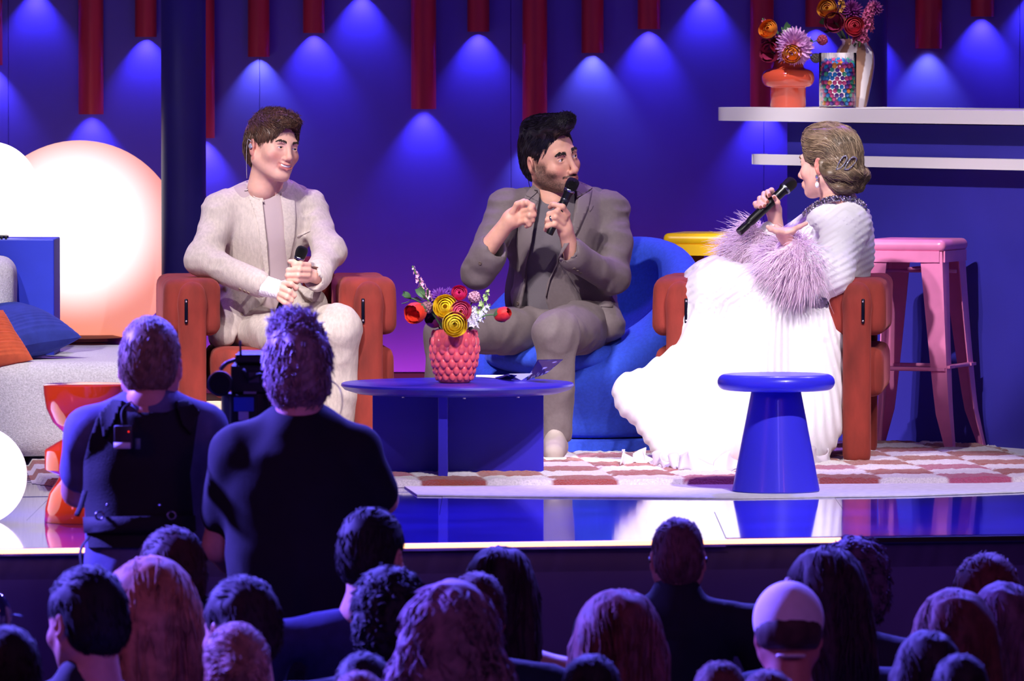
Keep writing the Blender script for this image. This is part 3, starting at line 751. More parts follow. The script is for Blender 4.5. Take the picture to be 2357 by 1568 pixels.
cushion(P(-34, 786, 25.46), .125, .125, .06, Ry(math.radians(16)) @ Rx(math.radians(40)) @ Rz(math.radians(38)), M_co, 'orange ribbed corduroy cushion at the left edge of the sofa', 55)
# ================================================================== people: tools
def strands(Pt, rad, sides=3):
    """many tapered strands at once: Pt (N,S,3), rad (N,S)"""
    N, S, _ = Pt.shape
    T = np.gradient(Pt, axis=1); T /= np.linalg.norm(T, axis=2, keepdims=True) + 1e-9
    ref = np.where(np.abs(T[..., 2:3]) < .9, np.array([0, 0, 1.0]), np.array([1.0, 0, 0]))
    a = np.cross(ref, T); a /= np.linalg.norm(a, axis=2, keepdims=True) + 1e-9; b = np.cross(T, a)
    th = 2 * PI * np.arange(sides) / sides
    V = Pt[:, :, None, :] + rad[:, :, None, None] * (a[:, :, None, :] * np.cos(th)[:, None] + b[:, :, None, :] * np.sin(th)[:, None])
    V = V.reshape(-1, 3); base = (np.arange(N) * S * sides)[:, None, None]; i = np.arange(S - 1)[:, None] * sides; j = np.arange(sides); k = (j + 1) % sides
    q = np.stack([i + j, i + k, i + sides + k, i + sides + j], -1)
    return V, (base[..., None] + q[None]).reshape(-1, 4)
def grad(sd, X, e=.002):
    g = np.stack([sd.ev(X + np.array(d) * e) - sd.ev(X - np.array(d) * e) for d in ((1, 0, 0), (0, 1, 0), (0, 0, 1))], -1)
    return g / (np.linalg.norm(g, axis=-1, keepdims=True) + 1e-9)
def surf_pts(sd, n, mask, rng, h=.012):
    V, Q = sd.grid(h); V = V[mask(V)]
    if len(V) == 0: return V
    return V[rng.integers(0, len(V), n)] + rng.normal(0, h * .4, (n, 3))
def locks(sd, n, mask, dirf, length, seed, steps=7, rad=.003, lift=.004, h=.012, jit=.25, lvar=.3, wave=0.0, tip=.25):
    """hair locks that follow the surface of sd"""
    rng = np.random.default_rng(seed); X = surf_pts(sd, n, mask, rng, h)
    L = length * (1 + lvar * rng.uniform(-1, 1, len(X))); st = (L / steps)[:, None]; out = []
    J = rng.normal(0, jit, (len(X), 3)); ph = rng.uniform(0, 6.28, len(X)); lf = lift * rng.uniform(.3, 1.6, len(X))
    for s in range(steps + 1):
        d = sd.ev(X); g = grad(sd, X); X = X + g * (lf * (s / steps) ** 1.2 - d)[:, None] * (0.8 if s else 1)
        out.append(X.copy())
        v = dirf(X) + J
        if wave: v = v + np.cross(g, v) * (wave * np.sin(ph + s * 1.5))[:, None]
        v = v - g * (v * g).sum(-1, keepdims=True) * .8; v /= np.linalg.norm(v, axis=1, keepdims=True) + 1e-9
        X = X + v * st
    Pt = np.stack(out, 1); t = np.linspace(0, 1, steps + 1); prof = np.minimum(1, .55 + t * 2) * np.minimum(1, tip + (1 - t) * 1.6)
    return Pt, rad * prof[None] * rng.uniform(.6, 1.3, (len(X), 1))

def skin_mat(name): return mat(name, (200, 150, 130), rough=.48, vcol=True, var=.08, vscale=60, sss=.12, spec=.4)
def base_head(sd, jaw=1.0, fem=0.0, smile=0.0, ear=True, detail=True, neck=.054, face=1.0, eye_open=.0048, nose=1.0, mz=0.0):
    sd.ell((0, .014, .032), (.0765, .098, .086))
    sd.ell((0, -.034, -.030), (.060 * face, .060, .082), k=.03)
    for s in (-1, 1):
        sd.cap((s * .052 * jaw, .006, -.052), (s * .018, -.066, -.098), .024, .016, k=.03)
        sd.ell((s * .044, -.060, -.032 + .004 * smile), (.021 + .002 * smile, .020, .019), k=.025)
    sd.ell((0, -.076, -.098), (.021 * jaw, .016, .016), k=.02)
    sd.cap((0, .022, -.05), (0, .034, -.150), neck, neck * 1.03, k=.03)
    if detail:
        sd.cap((-.036, -.083, .019), (.036, -.083, .019), .0085, k=.02)
        for s in (-1, 1): sd.ell((s * .031, -.101, .001), (.021, .015, .0125), k=.012, sub=True)
        ny = -.090 - .0235 * nose; nz = -.041 + (1 - nose) * .02
        sd.cap((0, -.091, .012), (0, ny + .001, nz + .005), .0075, .0095, k=.012)
        sd.ell((0, ny, nz), (.0125, .0115, .0105), k=.008)
        for s in (-1, 1):
            sd.ell((s * .0125, ny + .012, nz - .0045), (.0085, .0105, .0075), k=.006)
            sd.ell((s * .0065, ny + .0065, nz - .0115), (.0035, .005, .003), k=.002, sub=True)
            # eyelids: a lid shell over the eyeball with an almond opening
            c = np.array([s * .031, -.0757, .001])
            sd.ell(c, (.0152, .0146, .0140), k=.009)
            sd.ell(c + (s * -.0008, -.0150, -.0008), (.0132, .0105, eye_open), R=Ry(s * .06), k=.0015, sub=True)
            sd.chain([c + (s * -.011, -.0105, .0085), c + (0, -.0135, .0098), c + (s * .011, -.0085, .0065)], .0016, k=.004, sub=True)
        sm = max(smile, 0.0); w = .0235 + .006 * sm; cz = -.0715 + .010 * sm + mz; U = np.array([0, 0, mz])
        sd.ell((0, -.0925, -.072 + mz), (.026 + .004 * sm, .0125 - .002 * sm, .016), k=.012)
        t = 1 - .48 * sm
        ul = np.array([(-w, -.082, cz - mz), (-.013, -.0995, -.0690 + .0018 * sm), (-.004, -.1040, -.0672 + .001 * sm), (.004, -.1040, -.0672 + .001 * sm), (.013, -.0995, -.0690 + .0018 * sm), (w, -.083, cz - mz)]) + U
        lw = np.array([(-w, -.083, cz - mz), (-.014, -.0975, -.0765 - .0030 * sm), (0, -.1015, -.0785 - .0045 * sm), (.014, -.0975, -.0765 - .0030 * sm), (w, -.083, cz - mz)]) + U
        sd.chain(ul, [.003, .0048 * t, .0048 * t, .0048 * t, .0048 * t, .003], k=.004).chain(lw, [.003, .0052 * t, .0062 * t, .0052 * t, .003], k=.004)
        if smile > .5:
            mid = np.array([(-w, -.0855, cz - mz), (-.023, -.0925, -.0678), (-.013, -.0995, -.0722), (0, -.1030, -.0738), (.013, -.0995, -.0722), (.023, -.0925, -.0678), (w, -.0855, cz - mz)]) + U
            sd.chain(mid, [.0016, .0042, .0054, .0058, .0054, .0042, .0016], k=.0012, sub=True)
        else:
            mid = np.array([(-w, -.088, cz - mz), (-.012, -.107, -.0728), (0, -.110, -.0730), (.012, -.107, -.0728), (w, -.088, cz - mz)]) + U
            sd.chain(mid, [.0012, .0016, .0018, .0016, .0012], k=.002, sub=True)
        # folds from nose to mouth corner
        for s in (-1, 1): sd.chain([(s * .020, -.0985, -.046), (s * .030, -.0905, -.060), (s * .034, -.083, -.074)], .0016 + .0008 * abs(smile), k=.007, sub=True)
    if ear:
        for s in (-1, 1):
            R = Rz(s * .35) @ Rx(-.12)
            sd.ell((s * .080, .016, -.008), (.0085, .0185, .030), R=R, k=.008)
            sd.ell((s * .088, .011, -.008), (.007, .010, .018), R=R, k=.005, sub=True)
            sd.ell((s * .079, .010, -.032), (.006, .009, .010), k=.006)
            sd.ell((s * .084, .002, -.010), (.004, .004, .007), k=.004)
    return sd
def head_cols(skin, lip, beard=None, blush=.10, smile=0.0, mz=0.0):
    S = np.array(lin(skin)); Lp = np.array(lin(lip)); red = np.array(lin((205, 105, 95)))
    def fn(V):
        x, y, z = V[:, 0], V[:, 1], V[:, 2]; zm = z - mz; ax = np.abs(x); c = np.tile(S, (len(V), 1))
        def mixin(w, col): 
            nonlocal c
            w = np.clip(w, 0, 1)[:, None]; c = c * (1 - w) + np.asarray(col) * w
        mixin(blush * 3 * np.exp(-(((ax - .045) / .022) ** 2 + ((z + .035) / .022) ** 2)) * (y < -.03), red)
        mixin(blush * 2 * np.exp(-(((x) / .016) ** 2 + ((z + .042) / .014) ** 2)) * (y < -.09), red)
        mixin(blush * 3 * ((ax > .078) & (y > -.01) & (y < .05)), red)
        if beard is not None:
            B = np.array(lin(beard))
            jawl = np.clip(((-.040 - z + (ax - .03) * .5) / .022), 0, 1) * np.clip((.02 - y) / .02, 0, 1) * np.clip((z + .150) / .03, 0, 1)
            clear = np.exp(-((x / .026) ** 4 + ((zm + .0735) / .0085) ** 4)) * (y < -.07)
            side = np.clip((ax - .050) / .012, 0, 1) * np.clip((.004 - z) / .02, 0, 1) * np.clip((.012 - y) / .012, 0, 1) * np.clip((y + .055) / .02, 0, 1)
            cheekclear = np.clip((z + .085 - (ax - .02) * .2) / .02, 0, 1) * np.exp(-((ax - .033) / .020) ** 4)
            w = np.maximum(jawl * (1 - .75 * cheekclear), side) * (1 - clear); n = noise(V, 400) * .15
            must = np.exp(-(((zm + .0605 + ax * .12) / .0055) ** 4)) * (ax < .031) * (y < -.078)
            chin = np.exp(-((x / .014) ** 4 + ((z + .098) / .012) ** 4)) * (y < -.07)
            mixin(np.maximum(np.maximum(w * .80, must * .95), chin * .85) + n * (w > .1), B)
        lw = .0235 + .006 * max(smile, 0)
        lipm = np.exp(-((ax / (lw + .001)) ** 6)) * np.exp(-(((zm + .0732 + .002 * max(smile, 0) - .006 * max(smile, 0) * (ax / lw) ** 2) / (.0098 + .002 * max(smile, 0))) ** 6)) * (y < -.080)
        mixin(lipm * .8, Lp)
        return c
    return fn
def xform(V, R, O, sc=1.0): return (np.asarray(V) * sc) @ R.T + O
def face_parts(root, R, O, sc, gaze=(0, 0), brow=(40, 28, 24), brow_th=.0036, smile=0.0, teeth=False, brow_up=(0, 0), lash=False, hsd=None, mz=0.0):
    """eyeballs, brows, teeth as parts of the person"""
    for s in (-1, 1):
        mb = MB().sphere((0, 0, 0), .0128, 24, 16, R=Rx(PI / 2)); V = np.concatenate(mb.V)
        gz = Rz(math.radians(gaze[0])) @ Rx(math.radians(-gaze[1])); Vg = V @ gz      # gaze test
        ang = np.arccos(np.clip(-Vg[:, 1] / .0128, -1, 1)); c = np.tile(np.array(lin((228, 214, 214))), (len(V), 1))
        c[ang < .62] = lin((58, 44, 38)); c[ang < .26] = (.005, .005, .006)
        mesh('eye', xform(V + (s * .031, -.0757, .001), R, O, sc), mb.Fc, mat('eyeball', (255, 255, 255), rough=.12, vcol=True, spec=.6), root, cols=c)
        bu = brow_up[0 if s < 0 else 1]
        pts = spline([(s * .013, -.0935, .0180 + bu * .6), (s * .024, -.0945, .0225 + bu), (s * .037, -.0895, .0235 + bu * .8), (s * .050, -.0765, .0165 + bu * .3)], 40)
        rg = np.random.default_rng(5); k = rg.integers(0, 36, 170); q0 = pts[k] + rg.normal(0, 1, (170, 3)) * np.array([.0006, .0008, brow_th * .55]) * np.minimum(1, (38 - k) / 14)[:, None]
        dv = pts[np.minimum(k + 3, 39)] - pts[k] + np.array([0, 0, .0012]); q = np.stack([q0 + dv * f + np.array([0, -.0012, 0]) * math.sin(f * 3.14) for f in (0, .5, 1.0)], 1)
        if hsd is not None: q = q + grad(hsd, q) * (np.array([.0002, .0010, .0012])[None, :] - hsd.ev(q))[..., None]
        Vb, Qb = strands(q, np.tile(np.array([.0011, .0012, .0004]), (170, 1)))
        mesh('eyebrow', xform(Vb, R, O, sc), Qb, mat('brow_%d_%d_%d' % brow, brow, rough=.7), root)
        if lash:
            a = np.linspace(-1, 1, 7); pts = np.stack([s * .031 + .0135 * np.sin(a) * s, -.0757 - .0152 * np.cos(a), .0060 * np.cos(a * 1.2) + .001], -1)
            m = MB().tube(pts, .0016, 6); mesh('eyelash', xform(np.concatenate(m.V), R, O, sc), m.Fc, mat('lash', (12, 9, 10), rough=.6), root)
    if teeth:
        tx = np.linspace(-.0185, .0185, 13); pts = np.stack([tx, -.0968 + 27 * tx ** 2, -.0712 + mz + 8 * tx ** 2], -1)
        m = MB().tube(pts, .0056, 8, flat=1.0); mesh('teeth', xform(np.concatenate(m.V), R, O, sc), m.Fc, mat('teeth_enamel', (246, 240, 236), rough=.2, emit=None), root)
def hand_chains(sd, fingers, rad=.0082, k=.006):
    for f in fingers: 
        pts = [P(*q) for q in f]; n = len(pts); sd.chain(pts, list(np.linspace(rad * 1.08, rad * .86, n)), k=k)
    return sd
def join_meshes(name, parts, m, parent):
    V = []; Fq = []; C = []; n = 0
    for v, q, c in parts: V.append(v); Fq.append(np.asarray(q) + n); C.append(c); n += len(v)
    return mesh(name, np.concatenate(V), np.concatenate(Fq), m, parent, cols=np.concatenate(C))
def folds(amp, sc=18, seed=0., aniso=(1, 1, .45)):
    A = np.array(aniso)
    return lambda X: -amp * (1 - 2.2 * np.abs(noise(X * A + seed, sc))) + noise(X + seed, sc * 2.7) * amp * .35
M_micb = mat('mic_black', (10, 10, 13), rough=.32, spec=.5); M_micg = mat('mic_grille', (12, 12, 16), rough=.45, metal=.6, bump=.9, bscale=900); M_micr = mat('mic_ring', (150, 155, 165), rough=.25, metal=1)
def microphone(head, tail, hr, label, br=None):
    """head: centre of the grille; tail: end of the body"""
    h = np.asarray(head); tl = np.asarray(tail); ax = (h - tl); L = np.linalg.norm(ax); R = frame_to(ax)
    t = thing('microphone', label, 'microphone', tuple(tl), 0, 'handheld stage microphones'); br = br or hr * .66
    def put(nm, prof, m, par=t):
        mb = MB().lathe(prof, 28, R=R); return mesh(nm, np.concatenate(mb.V) + tl, mb.Fc, m, par, sharp=50)
    z1 = L - hr * 1.15
    put('body', [(.001, 0), (br * .80, .001), (br * .84, .006), (br * .86, .04), (br * .74, .046), (br * .98, .062), (br, L * .6), (br, z1 - .012), (br * 1.25, z1 - .004), (br * 1.25, z1)], M_micb)
    put('collar_ring', [(br * 1.27, z1 - .004), (br * 1.36, z1), (br * 1.36, z1 + .004), (br * 1.2, z1 + .006)], M_micr)
    put('grille', [(br * 1.25, z1 + .002), (hr * .96, L - hr * .55), (hr, L - hr * .2), (hr, L + hr * .15), (hr * .96, L + hr * .45), (hr * .82, L + hr * .75), (hr * .5, L + hr * .95), (.001, L + hr)], M_micg)
    put('switch', [(br * 1.005, L * .66), (br * 1.03, L * .665), (br * 1.03, L * .70), (br * 1.005, L * .705)], mat('mic_switch', (60, 60, 70), rough=.3, metal=.7))
    return t
def button(c, r, m, parent, n=(0, -1, 0)):
    R = frame_to(n); mb = MB().lathe([(.001, .0), (r, .0), (r, .002), (r * .8, .003), (r * .6, .002), (.001, .002)], 14, R=R); mesh('button', np.concatenate(mb.V) + c, mb.Fc, m, parent)
def shoe(root, heel, toe, m, sole, name='shoe', w=.045, h=.075):
    heel = np.asarray(heel); toe = np.asarray(toe); v = toe - heel; L = np.linalg.norm(v); v = v / L; R = np.stack([np.array([v[1], -v[0], 0]), v, np.array([0, 0, 1.0])], 1)
    z0 = heel[2]
    loc = lambda x, y, z: heel + R @ np.array([x, y, z])
    sd = Sdf().cap(loc(0, .035, .045), loc(0, L - .05, .032), .040, .036, k=.03, sq=(1, 1, 1)).cap(loc(0, .04, .05), loc(0, .055, .105), .038, .036, k=.03).cap(loc(0, L * .4, .06), loc(0, L * .62, .045), .030, .028, k=.03).half(loc(0, 0, .014), (0, 0, -1), .004)
    s = sdfmesh(name, sd, .006, m, root)
    sd = Sdf().cap(loc(0, .036, .012), loc(0, L - .046, .012), .042, .044, k=0).half(loc(0, 0, .020), (0, 0, 1), .003).half(loc(0, 0, .0), (0, 0, -1), .002)
    sdfmesh('sole', sd, .006, sole, s)
    for i in range(4):
        yy = L * (.40 + .085 * i); zz = .098 - .013 * i
        p = [loc(-.026, yy, zz - .018), loc(-.010, yy - .004, zz - .002), loc(.010, yy - .004, zz - .002), loc(.026, yy, zz - .018)]
        MB().tube(spline(p, 7), .0028, 6).build('lace', sole, s)
# ================================================================== the three people on stage
M_skin = skin_mat('skin')
SK_BOY = (232, 178, 160); SK_HOST = (214, 160, 138); SK_LADY = (236, 182, 166)
def skin_part(sd, h, col, it=1, clip=None):
    V, Q = sd.grid(h, None, clip); V = relax(V, Q, it, .4); return V, Q, np.tile(np.array(lin(col)), (len(V), 1)) * (1 + .10 * noise(V, 45))[:, None]
def head_part(R, O, sc, colfn, h=.0023, **kw):
    global HSD
    sd = base_head(Sdf(), **kw); HSD = sd; V, Q = sd.grid(h); V = relax(V, Q, 1, .4); return xform(V, R, O, sc), Q, colfn(V)

# ---------------------------------------------------------------- the boy
def boy():
    D = 25.62; O = P(629, 337, D); R = Rz(math.radians(37)) @ Rx(math.radians(4)) @ Ry(math.radians(7)); sc = .965
    root = thing('person', 'boy in a beige linen suit and mauve shirt smiling in the left rust armchair', 'person', (P(600, 760, 25.8)[0], .75, RUGZ))
    parts = [head_part(R, O, sc, head_cols(SK_BOY, (196, 96, 98), blush=.16, smile=1.0, mz=.008), mz=.008, jaw=1.06, smile=1.0, neck=.050, face=1.08, eye_open=.0030, nose=.70)]
    nk = Sdf().cap(O + R @ np.array([0, .03, -.10]) * sc, P(628, 455, 25.70), .048, .052, k=.02).cap(P(626, 450, 25.70), P(612, 600, 25.74), .045, .05, k=.05)
    parts.append(skin_part(nk, .006, SK_BOY))
    # upper hand (on the right of the picture)
    hd = Sdf(); hd.ell(P(703, 628, 25.405), (.020, .020, .034), k=.01).cap(P(708, 632, 25.41), P(738, 640, 25.45), .022, .025, k=.015)
    hand_chains(hd, [[(711, 610, 25.390), (692, 608, 25.362), (676, 609, 25.370), (672, 611, 25.39)], [(711, 622, 25.385), (688, 621, 25.354), (664, 622, 25.366), (662, 624, 25.39)],
                     [(709, 634, 25.385), (686, 634, 25.354), (662, 634, 25.366), (660, 636, 25.39)], [(702, 645, 25.39), (684, 645, 25.360), (666, 645, 25.37), (664, 646, 25.39)],
                     [(700, 612, 25.41), (688, 602, 25.375), (667, 602, 25.365)]], .0092)
    parts.append(skin_part(hd, .0032, SK_BOY))
    hd = Sdf(); hd.ell(P(650, 668, 25.375), (.026, .018, .030), R=Ry(.6), k=.01).cap(P(646, 668, 25.38), P(600, 655, 25.42), .023, .028, k=.015)
    hand_chains(hd, [[(655, 652, 25.362), (670, 654, 25.345), (681, 662, 25.355), (680, 666, 25.38)], [(650, 664, 25.358), (666, 671, 25.338), (677, 680, 25.35), (675, 684, 25.38)],
                     [(646, 677, 25.358), (660, 684, 25.338), (670, 692, 25.35), (668, 696, 25.38)], [(643, 688, 25.362), (655, 696, 25.345), (665, 702, 25.355), (662, 705, 25.38)],
                     [(652, 652, 25.39), (668, 646, 25.39), (684, 650, 25.395)]], .0092)
    parts.append(skin_part(hd, .0032, SK_BOY))
    join_meshes('body', parts, M_skin, root)
    face_parts(root, R, O, sc, gaze=(18, 0), brow=(58, 40, 34), brow_th=.0036, smile=1, teeth=True, hsd=HSD, mz=.008)
    # in-ear monitor
    e = xform([(-.091, .010, -.010)], R, O, sc)[0]; m = MB().sphere(e, (.007, .006, .009), 12, 8).sphere(e + (.004, -.006, -.003), .004, 10, 6); m.build('in_ear_monitor', mat('clear_earpiece', (200, 205, 215), rough=.1, metal=.6), root)
    w = [xform([q], R, O, sc)[0] for q in ((-.090, .012, .006), (-.088, .034, .012), (-.082, .044, -.02), (-.07, .05, -.07), (-.055, .056, -.125))]; MB().tube(spline(w, 14), .0011, 5).build('earpiece_wire', mat('clear_wire', (190, 180, 190), rough=.3), root)
    # hair
    hs = Sdf().ell((0, .016, .040), (.083, .104, .090)).ell((0, .045, -.005), (.079, .072, .085), k=.02).ell((.0, -.055, .092), (.055, .045, .032), k=.03)
    hs.ell((0, -.105, -.010), (.064, .075, .088), k=.012, sub=True).ell((0, -.03, -.105), (.12, .105, .075), k=.012, sub=True)
    for s in (-1, 1): hs.ell((s * .085, .006, -.022), (.03, .026, .036), k=.008, sub=True)
    mk = lambda V: (V[:, 2] > .02) | ((V[:, 1] > .01) & (V[:, 2] > -.06))
    M_h = mat('hair_brown', (88, 58, 44), rough=.42, var=.35, vscale=40, spec=.6)
    V, Q = hs.grid(.005, folds(.003, 60)); hair = mesh('hair', xform(V, R, O, sc), Q, M_h, root)
    def dirf(X):
        v = np.stack([-.35 * np.ones(len(X)), -.9 * np.ones(len(X)), -.25 + 0 * X[:, 2]], -1); dn = np.clip((.075 - X[:, 2]) / .05, 0, 1)[:, None]
        return v * (1 - dn) + np.stack([X[:, 0] * 0, -.15 + 0 * X[:, 1], -1 + 0 * X[:, 2]], -1) * dn
    Pt, rd = locks(hs, 3700, mk, dirf, .046, 11, steps=4, rad=.0013, lift=.006, jit=.20)
    V, Q = strands(Pt, rd); mesh('hair_locks', xform(V, R, O, sc), Q, M_h, hair)
    Pt, rd = locks(hs, 700, lambda V: (V[:, 2] > .098), lambda X: np.stack([-.3 + 0 * X[:, 0], -.5 + X[:, 1] * 0, .3 + 0 * X[:, 0]], -1), .034, 12, steps=5, rad=.0012, lift=.012, jit=.5)
    V, Q = strands(Pt, rd); mesh('hair_tuft', xform(V, R, O, sc), Q, M_h, hair)
    # shirt
    M_sh = mat('mauve_cotton', (176, 156, 160), rough=.85, bump=.2, bscale=300)
    sd = Sdf().ell(P(615, 530, 25.70), (.135, .105, .16), k=.05).ell(P(608, 640, 25.73), (.125, .105, .16), k=.05).cap(P(560, 462, 25.68), P(680, 460, 25.74), .055, k=.05).cap(P(626, 462, 25.70), P(627, 444, 25.695), .068, .060, k=.02)
    sd.cap(P(627, 470, 25.70), O + R @ np.array([0, .03, -.10]) * sc, .054, .052, k=.004, sub=True)
    sdfmesh('shirt', sd, .008, M_sh, root, disp=folds(.003, 14, 3.))
    nk = [xform([(0, 0, 0)], np.eye(3), P(627, 447, 25.697) + np.array([0.060 * math.cos(a), .054 * math.sin(a), .002 - .016 * -math.sin(a) * -1]))[0] for a in np.linspace(0, 2 * PI, 25)]
    MB().tube(nk, .006, 8).build('shirt_collar', M_sh, root)
    # jacket
    M_j = mat('beige_linen', (194, 180, 172), rough=.9, var=.10, vscale=120, bump=.35, bscale=420, stretch=(1, 1, .3), sheen=.2)
    ShL, ElL, WrL = P(508, 486, 25.65), P(466, 598, 25.55), P(598, 655, 25.42); ShR, ElR, WrR = P(712, 480, 25.74), P(760, 582, 25.60), P(728, 640, 25.44)
    sd = Sdf().ell(P(610, 530, 25.71), (.155, .122, .165), k=.05).ell(P(603, 645, 25.75), (.142, .120, .16), k=.06).ell(P(592, 715, 25.78), (.155, .13, .09), k=.05)
    sd.cap(P(600, 452, 25.72), ShL, .060, .058, k=.04).cap(P(645, 450, 25.73), ShR, .060, .056, k=.04)
    sd.chain([ShL, ElL, WrL], [.054, .052, .043], k=.03).chain([ShR, ElR, WrR], [.050, .048, .043], k=.03)
    # jacket skirts over the thighs
    sd.cap(P(560, 700, 25.68), P(520, 765, 25.60), .075, .060, k=.05).cap(P(650, 690, 25.70), P(722, 700, 25.58), .06, .045, k=.05)
    V0, Q0 = sd.grid(.012); tr0 = bvh(relax(V0, Q0, 2), Q0)
    sd.pixcut([(590, 430), (596, 446), (604, 473), (612, 534), (619, 632), (618, 660), (606, 694), (565, 745), (540, 775), (520, 830), (700, 830), (760, 730), (735, 704), (690, 668), (668, 640), (660, 602), (656, 534), (650, 470), (645, 440)], 25.66, .004)
    sd.cap(P(628, 500, 25.70), O + R @ np.array([0, .03, -.02]) * sc, .064, .056, k=.006, sub=True)
    sd.half(P(500, 800, 25.6), (.25, 0, -1), .01)
    for q, n in ((P(606, 658, 25.42), WrL - ElL), (P(718, 640, 25.42), WrR - ElR)):
        n = n / np.linalg.norm(n); sd.cap(q - n * .012, q + n * .05, .036, .040, k=.003, sub=True)
    V, Q = sd.grid(.0065, lambda X: folds(.0045, 9, 1., (1, 1, .6))(X) + folds(.0042, 22, 5., (.6, .6, 1.3))(X) * (np.abs(X[:, 0] - P(610, 0, 25.7)[0]) > .13)); V = relax(V, Q, 1)
    jk = mesh('jacket', V, Q, M_j, root); tr = bvh(V, Q)
    M_jl = mat('beige_linen_lapel', (200, 186, 178), rough=.9, var=.08, vscale=120, bump=.3, bscale=420)
    decal([(571, 452), (604, 462), (608, 500), (614, 560), (619, 622), (618, 634), (610, 630), (602, 580), (594, 520), (586, 488)], tr0, .009, .007, 12, name='lapel', m=M_jl, parent=jk, dref=25.6)
    decal([(579, 400), (592, 424), (602, 448), (609, 468), (584, 455), (559, 416), (567, 405)], tr0, .009, .007, 8, name='collar', m=M_jl, parent=jk, dref=25.6)
    decal([(645, 452), (662, 444), (677, 450), (680, 500), (677, 545), (668, 590), (660, 606), (656, 560), (652, 500)], tr0, .009, .007, 12, name='lapel', m=M_jl, parent=jk, dref=25.6)
    decal([(646, 420), (666, 409), (676, 415), (668, 446), (648, 458), (645, 440)], tr0, .009, .007, 8, name='collar', m=M_jl, parent=jk, dref=25.6)
    decal([(683, 542), (714, 528), (714, 533), (684, 547)], tr, .003, .003, 8, name='breast_pocket', m=M_jl, parent=jk, dref=25.6)
    M_btn = mat('horn_button', (150, 132, 112), rough=.4)
    for q in ((553, 666), (563, 670), (572, 674), (557, 722)):
        h = tr.ray_cast(Vector(CAM), (Vector(P(q[0], q[1], 25.5)) - Vector(CAM)).normalized())
        if h[0] is not None: button(np.array(h[0]), .0065, M_btn, jk, np.array(h[1]))
    # trousers and shoes
    M_t = mat('beige_linen_trousers', (192, 178, 170), rough=.9, var=.10, vscale=120, bump=.35, bscale=420, stretch=(1, 1, .3), sheen=.2)
    sd = Sdf().ell(P(605, 735, 25.80), (.16, .14, .10), k=.05)
    sd.chain([P(565, 760, 25.72), P(688, 778, 25.32), P(688, 1035, 25.40)], [.085, .067, .062], k=.035).chain([P(660, 745, 25.80), P(784, 754, 25.42), P(776, 1035, 25.50)], [.085, .067, .063], k=.035)
    sdfmesh('trousers', sd, .0085, M_t, root, disp=lambda X: folds(.009, 8, 8., (1, 1, .6))(X) + folds(.004, 20, 3.)(X))
    M_s = mat('pale_sneaker', (206, 196, 190), rough=.7); M_so = mat('white_rubber', (232, 226, 224), rough=.6)
    for px, d in ((688, 25.42), (778, 25.52)):
        a = P(px - 5, 1050, d + .03); b = P(px + 10, 1050, d - .22); a[2] = b[2] = RUGZ; shoe(root, a, b, M_s, M_so)
    # white wrist bandage
    sd = Sdf().cap(P(604, 657, 25.415), P(644, 668, 25.385), .036, .031, k=.01); 
    sdfmesh('wrist_bandage', sd, .004, mat('white_bandage', (244, 240, 244), rough=.9, bump=.3, bscale=300), root, disp=lambda X: .0016 * np.sin((X[:, 0] - .35 * X[:, 2]) * 900) + folds(.0015, 30)(X))
    microphone(P(694, 580, 25.375), P(641, 718, 25.395), .0205, 'black handheld microphone resting in the hands of the boy')
boy()

